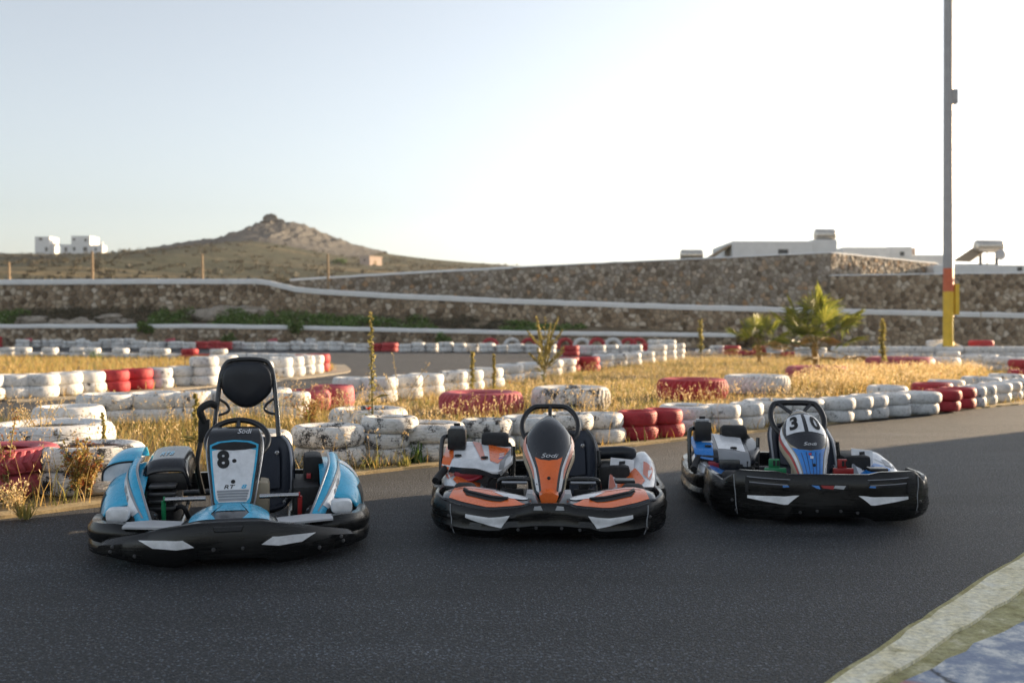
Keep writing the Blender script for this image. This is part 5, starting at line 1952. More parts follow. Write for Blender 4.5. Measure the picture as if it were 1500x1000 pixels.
# rounded corner guards outside the plate, running back along the front wheels
for s in (-1, 1):
    pts = cr([(s * 0.40, 0.205, 0), (s * 0.56, 0.22, 0), (s * 0.665, 0.31, 0), (s * 0.705, 0.46, 0), (s * 0.71, 0.62, 0)], 7)
    if s < 0: pts = pts[::-1]
    def secg(q, p):
        zt = interp(abs(p.x), [(0.40, 0.19), (0.56, 0.212), (0.68, 0.205), (0.72, 0.19)])
        return [(-0.05, 0.045), (-0.01, 0.035), (0.025, 0.055), (0.030, 0.085), (0.018, 0.112), (0.032, 0.135), (0.030, zt - 0.03), (0.008, zt), (-0.04, zt), (-0.05, zt - 0.02)]
    shell(pts, secg).build('corner_guard', 'bumper_black', k1, True, 40)
    # pale top tray between plate and pods
    MB().prism([(s * 0.17, 0.03), (s * 0.52, 0.14), (s * 0.52, 0.27), (s * 0.40, 0.30), (s * 0.17, 0.20)], 0.196, 0.206, 'z').build('top_tray', 'light_grey', k1, False)

# low cone under the nose panel
def SC1(u, v):
    """u -1..1 across, v 0..1 front to back"""
    w = sint(v, [(0, 0.275), (0.5, 0.25), (1, 0.20)])
    zc = sint(v, [(0, 0.240), (0.4, 0.256), (1, 0.262)])
    return Vector((w * u, 0.035 + 0.37 * v, 0.19 + (zc - 0.19) * (1 - abs(u) ** 3.2)))
cone = grid_surf('nose_cone', SC1, -1, 1, 28, 0, 1, 12, 'carbon_black', k1, 0.01, (0, -0.3, 1))
for s in (-1, 1):
    face_panel('blue_panel', [(s * 0.24, 0.03), (s * 0.72, 0.08), (s * 0.80, 0.85), (s * 0.20, 0.95), (s * 0.36, 0.30)][::s], SC1, 0.003, 'kart_blue', cone, (0, -0.3, 1), 0.1, 0.12)
face_panel('blue_panel', [(-0.19, 0.97), (-0.30, 0.42), (0.30, 0.42), (0.19, 0.97)], SC1, 0.003, 'kart_blue', cone, (0, -0.3, 1), 0.1, 0.12)

# upright number panel
def SN1(u, v):
    y = sint(v, [(0, 0.40), (0.4, 0.50), (0.8, 0.615), (0.93, 0.665), (1.0, 0.74)])
    z = sint(v, [(0, 0.225), (0.4, 0.385), (0.8, 0.555), (0.93, 0.618), (1.0, 0.638)])
    w = sint(v, [(0, 0.085), (0.06, 0.098), (0.4, 0.120), (0.72, 0.140), (0.86, 0.142), (1.0, 0.122)])
    a = abs(u)
    if a <= 0.8:
        x, d = w * a / 0.8, 0.012 * (a / 0.8) ** 2
    else:
        q = (a - 0.8) / 0.2
        x, d = w * (1 + 0.07 * math.sin(q * 1.57)), 0.012 + 0.10 * q
    return Vector((math.copysign(x, u), y + d * 0.9, z - d * 0.35))
np1 = grid_surf('number_panel', SN1, -1, 1, 40, 0, 1, 32, 'carbon_black', k1, 0.006, (0, -1, 0.5))
FN = (0, -1, 0.6)
face_panel('blue_border', [(-0.66, 0.03), (0.66, 0.03), (0.74, 0.10), (0.745, 0.50), (0.73, 0.79), (0.5, 0.826), (0.0, 0.838), (-0.5, 0.826), (-0.73, 0.79), (-0.745, 0.50), (-0.74, 0.10)], SN1, 0.003, 'kart_blue', np1, FN)
face_panel('white_field', [(-0.56, 0.09), (0.56, 0.09), (0.66, 0.14), (0.675, 0.5), (0.665, 0.72), (0.4, 0.735), (0, 0.74), (-0.4, 0.735), (-0.665, 0.72), (-0.675, 0.5), (-0.66, 0.14)], SN1, 0.005, 'kart_white', np1, FN)
face_panel('black_visor', [(-0.68, 0.745), (-0.35, 0.722), (0, 0.715), (0.35, 0.722), (0.68, 0.745), (0.66, 0.775), (0.4, 0.808), (0, 0.818), (-0.4, 0.808), (-0.66, 0.775)], SN1, 0.006, 'black_matt', np1, FN)
text_decal('number', SN1, '8', (-0.33, 0.60), 0.27, 2.7, 0.0075, 'black_matt', np1, FN, bold=0.05)
text_decal('model_lettering', SN1, 'RT', (-0.16, 0.275), 0.068, 4.6, 0.0075, 'black_matt', np1, FN, bold=0.01, shear=0.25)
text_decal('model_lettering', SN1, '8', (0.38, 0.275), 0.068, 5.2, 0.0075, 'kart_blue', np1, FN, bold=0.02, shear=0.25)
text_decal('logo_lettering', SN1, 'Sodi', (0.30, 0.925), 0.075, 3.4, 0.004, 'kart_white', np1, FN, shear=0.35)
for i, (v0, v1) in enumerate(((0.212, 0.238), (0.178, 0.204), (0.145, 0.170), (0.105, 0.137))):
    w = 0.60 - i * 0.012
    face_panel('grey_stripe', [(-w, v0), (w, v0), (w, v1), (-w, v1)], SN1, 0.0075, 'kart_grey', np1, FN)
for u, v in ((0.02, 0.59), (0.0, 0.34)):
    p = SN1(u, v) + surf_normal(SN1, u, v, FN) * 0.006
    b_ = bolt(np1, 0, 0, 0, 0.012, 'black_matt')
    b_.matrix_local = Matrix.Translation(p) @ Matrix.Rotation(R(-25), 4, 'X')
for s in (-1, 1):
    MB().tube([SN1(s * 0.985, v / 20) + Vector((0, -0.004, 0)) for v in range(1, 20)], 0.006, 8).build('edge_trim', 'trim_silver', np1)

steering(k1, (0.01, 0.81, 0.550), 0.172, 38)
st1, SS1 = seat(k1, 0.095, 0.245, 0.525, 'seat_navy', 'trim_silver', 0.70, 1.20)
# headrest hoop
hx_, hy_ = 0.045, 1.36
hoop = cr([(hx_ - 0.205, 1.22, 0.20), (hx_ - 0.195, 1.25, 0.50), (hx_ - 0.172, 1.33, 0.80), (hx_ - 0.145, 1.37, 0.945), (hx_ - 0.085, 1.38, 0.995), (hx_ + 0.085, 1.38, 0.995), (hx_ + 0.145, 1.37, 0.945), (hx_ + 0.172, 1.33, 0.80), (hx_ + 0.195, 1.25, 0.50), (hx_ + 0.205, 1.22, 0.20)], 7)
hp = MB().tube(hoop, 0.0155, 10).build('headrest_hoop', 'tube_black', k1)
pad = []
for k in range(28):
    a = 2 * math.pi * k / 28
    x = 0.152 * math.copysign(abs(math.cos(a)) ** 0.62, math.cos(a))
    z = 0.138 * math.copysign(abs(math.sin(a)) ** 0.68, math.sin(a))
    if z < -0.02: x *= 1 - 0.55 * ((-z - 0.02) / 0.118) ** 1.4
    pad.append((hx_ + x, 0.845 + z))
secs = []
for y, sc in ((1.348, 1.0), (1.318, 1.0), (1.306, 0.97), (1.300, 0.90), (1.298, 0.4)):
    secs.append([Vector((hx_ + (x - hx_) * sc, y, 0.845 + (z - 0.845) * sc)) for x, z in pad])
hp2 = MB().loft(secs).build('headrest_pad', 'seat_black', k1, True, 45)
MB().tube([Vector((hx_ + (x - hx_) * 1.015, 1.322, 0.845 + (z - 0.845) * 1.015)) for x, z in pad], 0.006, 6, True).build('piping', 'tube_black', hp2)
for s in (-1, 1):
    br = cr([(hx_ + s * 0.176, 1.315, 0.762), (hx_ + s * 0.125, 1.33, 0.725), (hx_ + s * 0.108, 1.33, 0.69), (hx_ + s * 0.13, 1.32, 0.668), (hx_ + s * 0.19, 1.29, 0.655)], 6)
    MB().tube(br, 0.009, 8).build('headrest_brace', 'tube_black', hp)
# belt reel behind the left shoulder
MB().box(hx_ - 0.285, hx_ - 0.215, 1.20, 1.27, 0.50, 0.64, 0.012).build('belt_reel', 'black_matt', k1)
MB().tube(cr([(hx_ - 0.25, 1.22, 0.62), (hx_ - 0.27, 1.18, 0.70), (hx_ - 0.22, 1.22, 0.735), (hx_ - 0.18, 1.24, 0.72)], 5), 0.022, 8).build('belt_loop', 'black_matt', k1)
MB().tube(cr([(hx_ - 0.27, 1.2, 0.5), (hx_ - 0.285, 1.15, 0.36), (hx_ - 0.25, 1.12, 0.2)], 5), 0.016, 8).build('belt_strap', 'black_matt', k1)

# pedals
for s, m_ in ((-1, 'pedal_green'), (1, 'pedal_red')):
    MB().tube([(s * 0.355, 0.46, 0.10), (s * 0.355, 0.44, 0.28)], 0.012, 8).build('pedal', m_, k1)
    o = MB().tube([(s * 0.14, 0.44, 0.285), (s * 0.35, 0.44, 0.285)], 0.013, 10).build('pedal_bar', 'steel', k1)
    MB().lathe([(0.0, -0.004), (0.018, -0.004), (0.018, 0.004), (0, 0.004)], 12, 'x', (s * 0.352, 0.44, 0.285)).build('end_cap', m_, o)
MB().box(0.05, 0.19, 0.66, 0.86, 0.10, 0.33, 0.03).build('fuel_tank', 'beige_plastic', k1)
MB().tube([(0.11, 0.72, 0.32), (0.11, 0.72, 0.36)], 0.03, 12).build('fuel_cap', 'black_plastic', k1)

# side pods
for s in (-1, 1):
    # low outer shell
    def SP1(u, v, s=s):
        """u 0 inner .. 1 outer foot, v 0 front .. 1 rear"""
        y = 0.50 + 0.88 * v
        xo = sint(v, [(0, 0.68), (0.25, 0.725), (0.6, 0.735), (1, 0.71)])
        zt = sint(v, [(0, 0.26), (0.12, 0.32), (0.3, 0.385), (0.55, 0.405), (0.8, 0.395), (1, 0.34)])
        a = u * math.pi / 2
        xi = 0.47
        return Vector((s * (xi + (xo - xi) * math.sin(a) ** 0.8), y + 0.05 * u, 0.145 + (zt - 0.145) * math.cos(a) ** 0.75))
    pd = grid_surf('side_pod', SP1, 0, 1, 14, 0, 1, 20, 'kart_blue', k1, 0.01, (s, -0.3, 1))
    face_panel('white_flash', [(0.22, 0.50), (0.60, 0.34), (0.66, 0.46), (0.34, 0.64)], SP1, 0.003, 'kart_white', pd, (s, -0.3, 1), 0.1, 0.1)
    face_panel('dark_vent', [(0.62, 0.20), (0.93, 0.14), (0.93, 0.40), (0.70, 0.34)], SP1, 0.003, 'black_matt', pd, (s, -0.3, 1), 0.1, 0.1)
    # rear upper hump, on the motor side only
    def SH1(u, v, s=s):
        y = 0.86 + 0.42 * v
        xo = 0.735 - 0.02 * v
        zt = sint(v, [(0, 0.44), (0.3, 0.485), (0.7, 0.49), (1, 0.43)])
        a = u * math.pi / 2
        return Vector((s * (0.53 + (xo - 0.53) * math.sin(a) ** 0.7), y + 0.03 * u, 0.33 + (zt - 0.33) * math.cos(a) ** 0.6))
    hm = None if s > 0 else grid_surf('pod_hump', SH1, 0, 1, 12, 0, 1, 12, 'kart_blue', k1, 0.01, (s, -0.3, 1))
    if hm: MB().add([SH1(u / 12, 0) for u in range(13)] + [Vector((s * 0.53, 0.86, 0.33))], [tuple(range(14))]).build('hump_face', 'kart_white', hm, False)
    if hm: MB().tube([SH1(u / 12, 0) for u in range(13)], 0.006, 6).build('edge_trim', 'black_matt', hm)
    # swept front blade
    def SF1(u, v, s=s):
        """u 0 inner edge .. 1 outer edge, v 0 foot .. 1 top"""
        xi = sint(v, [(0, 0.405), (0.35, 0.465), (0.7, 0.520), (1, 0.525)])
        xo = sint(v, [(0, 0.505), (0.3, 0.565), (0.6, 0.592), (0.85, 0.595), (1, 0.585)])
        yi = sint(v, [(0, 0.34), (0.35, 0.50), (0.7, 0.68), (1, 0.90)])
        zi = sint(v, [(0, 0.185), (0.35, 0.30), (0.7, 0.415), (1, 0.455)])
        zo = sint(v, [(0, 0.165), (0.35, 0.235), (0.7, 0.345), (1, 0.43)])
        x = xi + (xo - xi) * u
        bulge = 0.035 * math.sin(math.pi * u)
        return Vector((s * x, yi + 0.06 * u - bulge * 0.8, zi + (zo - zi) * u + bulge * 0.5))
    bl = grid_surf('pod_blade', SF1, 0, 1, 12, 0, 1, 24, 'kart_blue', k1, 0.012, (0, -1, 0.5))
    FB = (0, -1, 0.6)
    face_panel('white_field', [(0.42, 0.14), (0.90, 0.10), (0.96, 0.62), (0.80, 0.82), (0.62, 0.52)], SF1, 0.003, 'kart_white', bl, FB, 0.12, 0.1)
    face_panel('grey_edge', [(0.33, 0.04), (0.41, 0.04), (0.53, 0.38), (0.63, 0.56), (0.84, 0.87), (0.78, 0.90), (0.53, 0.56), (0.43, 0.38)], SF1, 0.0035, 'kart_grey', bl, FB, 0.12, 0.1)
    text_decal('model_lettering', SF1, 'RT8', (0.76, 0.46), 0.13, 1.3, 0.0055, 'kart_grey', bl, FB, bold=0.02, shear=0.2, rot=R(75), du=0.12, dv=0.1)
    MB().tube([SF1(0, v / 20) for v in range(21)], 0.007, 8).build('edge_trim', 'trim_silver', bl)
    # pale rounded lamp cover at the foot of the blade
    c_ = Vector((s * 0.578, 0.385, 0.222))
    sec = []
    for y, sc in ((0.06, 1.0), (0.0, 1.0), (-0.016, 0.93), (-0.022, 0.6)):
        ring = []
        for k in range(20):
            a = 2 * math.pi * k / 20
            ring.append(c_ + Vector((0.058 * sc * math.copysign(abs(math.cos(a)) ** 0.5, math.cos(a)), y, 0.036 * sc * math.copysign(abs(math.sin(a)) ** 0.5, math.sin(a)))))
        sec.append(ring)
    MB().loft(sec).build('lamp_cover', 'kart_white', k1, True, 50)
    MB().prism([(s * 0.47, 0.115), (s * 0.66, 0.125), (s * 0.665, 0.18), (s * 0.47, 0.165)], 0.40, 0.52).build('pod_bracket', 'black_matt', k1)
    # side bumper
    pts = cr([(s * 0.71, 0.60, 0), (s * 0.725, 0.8, 0), (s * 0.725, 1.2, 0), (s * 0.70, 1.42, 0)], 6)
    if s < 0: pts = pts[::-1]
    shell(pts, lambda q, p: [(-0.05, 0.05), (0.0, 0.04), (0.025, 0.07), (0.025, 0.12), (0.012, 0.15), (-0.05, 0.15)]).build('side_bumper', 'bumper_black', k1)
    MB().box(min(s * 0.32, s * 0.47), max(s * 0.32, s * 0.47), 0.62, 1.16, 0.07, 0.30, 0.02).build('battery_box' if s > 0 else 'motor_housing', 'black_matt', k1)

# motor cover left of the seat, its top seen as a grey lid
def SM1(u, v):
    x = -0.50 + 0.26 * u
    z = sint(u, [(0, 0.40), (0.15, 0.44), (0.7, 0.45), (0.9, 0.43), (1, 0.34)])
    return Vector((x, 0.72 + 0.42 * v, z + 0.04 * v - (0.05 * (1 - v / 0.15) if v < 0.15 else 0)))
mc = grid_surf('motor_cover', SM1, 0, 1, 16, 0, 1, 12, 'carbon_black', k1, 0.012, (0, -0.4, 1))
text_decal('model_lettering', SM1, 'RT8', (0.42, 0.5), 0.30, 0.55, 0.003, 'kart_blue', mc, (0, -0.4, 1), bold=0.02, shear=0.2)
MB().box(-0.50, -0.26, 0.735, 0.76, 0.285, 0.385, 0.01).build('motor_front', 'black_plastic', k1)
for z in (0.20, 0.24, 0.28, 0.32):
    MB().box(-0.45, -0.31, 0.60, 0.72, z, z + 0.018, 0.004).build('cooling_fin', 'dark_steel', k1)
MB().tube(cr([(-0.33, 0.66, 0.19), (-0.27, 0.58, 0.22), (-0.24, 0.62, 0.15), (-0.23, 0.8, 0.12)], 5), 0.013, 8).build('cable', 'black_matt', k1)
# kill switch box right of the seat
MB().box(0.385, 0.495, 0.84, 1.10, 0.24, 0.445, 0.03).build('control_box', 'black_matt', k1)
MB().box(0.40, 0.425, 0.828, 0.842, 0.315, 0.345, 0.003).build('red_switch', 'kart_red', k1)
for s in (-1, 1):
    MB().tube([(s * 0.36, 0.50, 0.10), (s * 0.40, 0.42, 0.20), (s * 0.40, 0.44, 0.20)], 0.012, 8).build('tie_rod', 'steel', k1)


# ============================================================ the two nose-cone karts
def cone_kart(root, P):
    """P: colours and the differences between the orange and the blue kart"""
    frame_parts(root, 1.34, 1.92)
    zt0 = P['zt']
    tall = P['tall']
    # ---- front bumper
    def by(x):
        a = abs(x)
        return 0.0 if a < 0.30 else 0.11 * ((a - 0.30) / 0.30) ** 2.0
    arc = [Vector((x, by(x), 0)) for x in np.linspace(-0.56, 0.56, 57)]
    corner = cr([(0.56, by(0.56), 0), (0.615, 0.15, 0), (0.648, 0.23, 0), (0.655, 0.36, 0), (0.648, 0.52, 0)], 6)[1:]
    path = [Vector((-p.x, p.y, 0)) for p in corner[::-1]] + arc + corner
    if tall:
        ZT = [(0.0, 0.318), (0.24, 0.318), (0.31, 0.335), (0.53, 0.335), (0.575, 0.29), (0.61, 0.26), (0.648, 0.285), (0.66, 0.29)]
    else:
        ZT = [(0.0, 0.232), (0.09, 0.230), (0.16, 0.205), (0.33, 0.190), (0.50, 0.212), (0.60, 0.235), (0.648, 0.250), (0.66, 0.25)]
    ZB = [(0, 0.062), (0.22, 0.060), (0.28, 0.038), (0.48, 0.040), (0.60, 0.055), (0.66, 0.06)]
    def sec(s, p):
        a = abs(p.x) if p.y < 0.3 else 0.66
        zt, zb = interp(a, ZT), interp(a, ZB)
        h = zt - zb
        dent = 0.008 * noise.noise((p.x * 6, p.y * 6, P['seed']))
        return [(-0.022, zb), (0.0, zb), (0.014, zb + 0.015), (0.028 + dent, zb + 0.30 * h), (0.018 + dent, zb + 0.52 * h), (0.024, zb + 0.66 * h), (0.014, zt - 0.012), (0.004, zt), (-0.014, zt), (-0.022, zt - 0.02)]
    fb = shell(path, sec).build('front_bumper', 'bumper_black', root, True, 34)
    def SB(u, v):
        zt, zb = interp(abs(u), ZT), interp(abs(u), ZB)
        e = 0.004
        t = Vector((2 * e, by(u + e) - by(u - e), 0)).normalized()
        o = interp(v, [(0, 0.0), (0.08, 0.014), (0.30, 0.028), (0.52, 0.018), (0.66, 0.024), (0.95, 0.014), (1, 0.004)])
        return Vector((u, by(u), zb + (zt - zb) * v)) + Vector((t.y, -t.x, 0)) * o
    FF = (0, -1, 0.05)
    def zv(x, z):
        zt, zb = interp(abs(x), ZT), interp(abs(x), ZB)
        return (z - zb) / (zt - zb)
    for s in (-1, 1):
        if tall:
            pts = [(s * 0.185, 0.190), (s * 0.255, 0.135), (s * 0.275, 0.135), (s * 0.475, 0.178), (s * 0.475, 0.186), (s * 0.185, 0.193)]
            pts = [(s * 0.175, 0.192), (s * 0.245, 0.138), (s * 0.470, 0.170), (s * 0.470, 0.186)]
        else:
            pts = [(s * 0.215, 0.165), (s * 0.262, 0.098), (s * 0.300, 0.104), (s * 0.455, 0.150), (s * 0.455, 0.168)]
        face_panel('reflector', [(x, zv(x, z)) for x, z in pts][::s], SB, 0.004, 'kart_white', fb, FF, 0.03, 0.12)
        for x, z in ((0.07, 0.10), (0.53, 0.09), (0.55, 0.15), (0.17, 0.09)):
            p = SB(s * x, zv(x, z))
            bolt(fb, p.x, p.y - 0.003, p.z, 0.010)
        # seam of the corner piece
        MB().tube([SB(s * (0.525 + 0.02 * q), 0.05 + 0.9 * q) + Vector((0, -0.002, 0)) for q in (0, 0.25, 0.5, 0.75, 1.0)], 0.003, 6).build('seam', 'kart_grey', fb)
    if tall:
        # slots with bright lower lips
        for s in (-1, 1):
            for (x0, x1, z0, z1, m_) in ((0.23, 0.475, 0.262, 0.284, 'black_matt'), (0.245, 0.46, 0.236, 0.252, 'black_matt')):
                pts = [(s * x0, z0), (s * x1, z0 + 0.016), (s * x1, z1 + 0.012), (s * (x0 + 0.02), z1)]
                face_panel('vent_slot', [(x, zv(x, z)) for x, z in pts][::s], SB, 0.003, m_, fb, FF, 0.03, 0.12)
                MB().tube([SB(s * (x0 + (x1 - x0) * q), zv(x0 + (x1 - x0) * q, z1 + 0.002 + 0.012 * q)) + Vector((0, -0.003, 0)) for q in (0, 0.33, 0.66, 1)], 0.0035, 6).build('slot_lip', 'trim_silver', fb)
            pts = [(s * 0.235, 0.243), (s * 0.275, 0.240), (s * 0.275, 0.252), (s * 0.245, 0.256)]
            face_panel('blue_inset', [(x, zv(x, z)) for x, z in pts][::s], SB, 0.0045, P['main'], fb, FF, 0.03, 0.12)  # short strip of the main body colour inside the slot
            pts = [(s * 0.462, 0.205), (s * 0.48, 0.205), (s * 0.48, 0.30), (s * 0.462, 0.296)]
            face_panel('slot_end', [(x, zv(x, z)) for x, z in pts][::s], SB, 0.006, 'black_matt', fb, FF, 0.03, 0.12)
        pts = [(-0.12, 0.258), (0.12, 0.258), (0.105, 0.236), (0.045, 0.222), (-0.045, 0.222), (-0.105, 0.236)]
        w = face_panel('window_slot', [(x, zv(x, z)) for x, z in pts], SB, 0.003, 'black_matt', fb, FF, 0.03, 0.12)
        for x0, x1, m_ in ((-0.105, -0.060, P['main']), (-0.05, 0.03, 'pedal_red'), (0.035, 0.10, 'light_grey')):
            pts = [(x0, 0.254), (x1, 0.252), (x1 * 0.85, 0.231), (x0 * 0.72, 0.237)]
            face_panel('window_insert', [(x, zv(x, z)) for x, z in pts], SB, 0.005, m_, fb, FF, 0.03, 0.12)
    # ---- wings of the nose behind the bumper lip
    for s in (-1, 1):
        def SW(u, v, s=s):
            """u 0 centre .. 1 outside, v 0 front .. 1 back"""
            x = 0.10 + 0.50 * u
            yf = by(min(0.56, x)) + 0.012
            yb = sint(u, [(0, 0.20), (0.4, 0.30), (0.8, 0.36), (1, 0.30)])
            zf = interp(x, ZT) + 0.004 if not tall else 0.20
            zb_ = sint(u, [(0, 0.220), (0.3, 0.252), (0.8, 0.266), (1, 0.25)]) if not tall else 0.235
            return Vector((s * x, yf + (yb - yf) * v, zf + (zb_ - zf) * v + 0.012 * math.sin(math.pi * v)))
        wg = grid_surf('nose_wing', SW, 0, 1, 20, 0, 1, 10, 'carbon_black', root, 0.008, (0, -0.3, 1))
        FW = (0, -0.4, 1)
        face_panel('colour_panel', [(0.06, 0.05), (0.5, 0.05), (0.93, 0.10), (0.90, 0.90), (0.70, 0.95), (0.30, 0.75)][::s], SW, 0.003, P['main'], wg, FW, 0.1, 0.15)
        face_panel('white_panel', [(0.04, 0.35), (0.28, 0.45), (0.45, 0.78), (0.30, 0.72), (0.02, 0.95)][::s], SW, 0.0045, 'kart_white', wg, FW, 0.1, 0.15)
        face_panel('black_line', [(0.40, 0.80), (0.70, 0.80), (0.86, 0.74), (0.88, 0.80), (0.70, 0.90), (0.42, 0.86)][::s], SW, 0.0045, P['accent'], wg, FW, 0.1, 0.15)
        # grab handle slot
        gs = face_panel('grab_slot', [(0.26, 0.34), (0.34, 0.24), (0.74, 0.36), (0.80, 0.62), (0.74, 0.66), (0.68, 0.50)][::s], SW, 0.006, 'black_matt', wg, FW, 0.1, 0.15)
        a = [SW(0.26 + 0.46 * q, 0.36 + 0.16 * q) for q in np.linspace(0, 1, 9)] + [SW(0.78, 0.66)]
        MB().tube([p + Vector((0, 0, 0.010)) for p in a], 0.008, 8).build('slot_rim', 'black_plastic', gs)
    # centre bracket
    MB().prism([(-0.032, 0.17), (0.032, 0.17), (0.055, 0.245), (0.02, 0.262), (-0.02, 0.262), (-0.055, 0.245)], 0.16, 0.30).build('nose_bracket', P['main'], root)
    for s in (-1, 1):
        MB().prism([(s * 0.06, 0.205), (s * 0.14, 0.205), (s * 0.125, 0.262), (s * 0.092, 0.262)], 0.13, 0.28).build('bracket_cheek', 'light_grey', root)
        MB().prism([(s * 0.035, 0.198), (s * 0.085, 0.198), (s * 0.080, 0.216), (s * 0.045, 0.220)], -0.033 if not tall else 0.05, -0.020 if not tall else 0.06).build('clamp', 'light_grey', root)

    # ---- tall nose fairing
    def cen(v):
        y = sint(v, [(0, 0.325), (0.12, 0.335), (0.35, 0.385), (0.6, 0.475), (0.8, 0.585), (0.92, 0.685), (1, 0.79)])
        z = sint(v, [(0, 0.185), (0.12, 0.235), (0.35, 0.345), (0.6, 0.475), (0.8, 0.580), (0.92, 0.632), (1, 0.648)])
        return Vector((0, y, z))
    def SN(u, v):
        w = sint(v, [(0, 0.050), (0.06, 0.082), (0.2, 0.098), (0.4, 0.118), (0.58, 0.150), (0.68, 0.160), (0.78, 0.152), (0.88, 0.124), (0.95, 0.085), (1, 0.040)])
        dep = sint(v, [(0, 0.05), (0.3, 0.09), (0.7, 0.13), (1, 0.06)])
        c = cen(v)
        tn = (cen(min(1, v + 0.01)) - cen(max(0, v - 0.01))).normalized()
        n = Vector((0, -tn.z, tn.y))
        a = u * R(104)
        return c + Vector((w * math.sin(a), 0, 0)) - n * dep * (1 - math.cos(a))
    nf = grid_surf('nose_fairing', SN, -1, 1, 44, 0, 1, 40, P['nose_base'], root, 0.006, (0, -1, 0.5))
    FN = (0, -1, 0.6)
    # black outline and dome
    dome = [(-0.52, 0.60), (-0.40, 0.50), (-0.34, 0.46), (-0.2, 0.495), (0, 0.478), (0.2, 0.495), (0.34, 0.46), (0.40, 0.50), (0.52, 0.60), (0.60, 0.72), (0.66, 0.84), (0.74, 0.94), (0.9, 0.99), (0, 0.999), (-0.9, 0.99), (-0.74, 0.94), (-0.66, 0.84), (-0.60, 0.72)]
    if P['style'] == 'orange':
        face_panel('black_body', [(-0.50, 0.02), (0.50, 0.02), (0.60, 0.12), (0.62, 0.35), (0.66, 0.6), (0.72, 0.8), (0.82, 0.95), (0.9, 0.99), (-0.9, 0.99), (-0.82, 0.95), (-0.72, 0.8), (-0.66, 0.6), (-0.62, 0.35), (-0.60, 0.12)], SN, 0.002, 'carbon_black', nf, FN)
        face_panel('centre_panel', [(-0.18, 0.085), (0.18, 0.085), (0.26, 0.13), (0.27, 0.26), (0.30, 0.40), (0.335, 0.53), (0.20, 0.49), (0, 0.475), (-0.20, 0.49), (-0.335, 0.53), (-0.30, 0.40), (-0.27, 0.26), (-0.26, 0.13)], SN, 0.0045, 'kart_orange', nf, FN)
        for s in (-1, 1):
            face_panel('white_band', [(s * 0.34, 0.12), (s * 0.46, 0.15), (s * 0.50, 0.34), (s * 0.56, 0.55), (s * 0.64, 0.74), (s * 0.52, 0.70), (s * 0.44, 0.58), (s * 0.38, 0.42), (s * 0.35, 0.26)][::s], SN, 0.0045, 'kart_white', nf, FN)
            face_panel('salmon_band', [(s * 0.47, 0.30), (s * 0.51, 0.30), (s * 0.58, 0.52), (s * 0.68, 0.72), (s * 0.80, 0.80), (s * 0.62, 0.82), (s * 0.54, 0.70), (s * 0.49, 0.56), (s * 0.45, 0.40)][::s], SN, 0.006, 'kart_salmon', nf, FN)
        text_decal('logo_lettering', SN, 'Sodi', (0.0, 0.525), 0.060, 3.6, 0.006, 'kart_white', nf, FN, shear=0.35)
        face_panel('small_mark', [(-0.425, 0.222), (-0.385, 0.216), (-0.380, 0.232), (-0.420, 0.238)], SN, 0.0065, 'black_matt', nf, FN)
        scr = [(0.0, 0.285)]
    else:
        face_panel('black_dome', [(-0.30, 0.50), (0, 0.475), (0.30, 0.50), (0.46, 0.58), (0.56, 0.70), (0.64, 0.84), (0.8, 0.96), (0.9, 0.99), (-0.9, 0.99), (-0.8, 0.96), (-0.64, 0.84), (-0.56, 0.70), (-0.46, 0.58)], SN, 0.002, 'carbon_black', nf, FN)
        face_panel('centre_panel', [(-0.26, 0.03), (0.26, 0.03), (0.34, 0.12), (0.36, 0.28), (0.40, 0.44), (0.46, 0.54), (0.28, 0.495), (0, 0.468), (-0.28, 0.495), (-0.46, 0.54), (-0.40, 0.44), (-0.36, 0.28), (-0.34, 0.12)], SN, 0.0045, 'deep_blue', nf, FN)
        for q in (-0.2, -0.1, 0.0, 0.1, 0.2):
            face_panel('pinstripe', [(q - 0.008, 0.05), (q + 0.008, 0.05), (q * 1.3 + 0.008, 0.455), (q * 1.3 - 0.008, 0.455)], SN, 0.006, 'carbon_black', nf, FN)
        for s in (-1, 1):
            face_panel('white_band', [(s * 0.34, 0.03), (s * 0.46, 0.03), (s * 0.50, 0.25), (s * 0.56, 0.48), (s * 0.66, 0.68), (s * 0.78, 0.86), (s * 0.66, 0.83), (s * 0.54, 0.66), (s * 0.45, 0.46), (s * 0.39, 0.22)][::s], SN, 0.0045, 'kart_white', nf, FN)
            face_panel('red_band', [(s * 0.52, 0.20), (s * 0.58, 0.20), (s * 0.66, 0.46), (s * 0.76, 0.68), (s * 0.88, 0.84), (s * 0.80, 0.85), (s * 0.68, 0.68), (s * 0.58, 0.48)][::s], SN, 0.0045, 'kart_red' if s < 0 else 'kart_white', nf, FN)
        text_decal('logo_lettering', SN, 'Sodi', (0.0, 0.545), 0.050, 3.6, 0.006, 'kart_white', nf, FN, shear=0.35)
        face_panel('small_mark', [(-0.07, 0.418), (0.0, 0.418), (0.0, 0.440), (-0.07, 0.440)], SN, 0.008, 'kart_red', nf, FN)
        face_panel('small_mark', [(-0.05, 0.378), (0.04, 0.374), (0.05, 0.404), (-0.04, 0.408)], SN, 0.008, 'kart_white', nf, FN)
        # number tiles
        for u0, ch in ((-0.27, '3'), (0.25, '0')):
            w_, v0, v1 = 0.215, 0.685, 0.885
            face_panel('number_tile', [(u0 - w_, v0), (u0 + w_, v0), (u0 + w_, v1), (u0 - w_, v1)], SN, 0.004, 'kart_white', nf, FN)
            text_decal('number', SN, ch, (u0, (v0 + v1) / 2), 0.195, 2.35, 0.0075, 'black_matt', nf, FN, bold=0.04)
        scr = [(0.05, 0.30), (0.0, 0.16)]
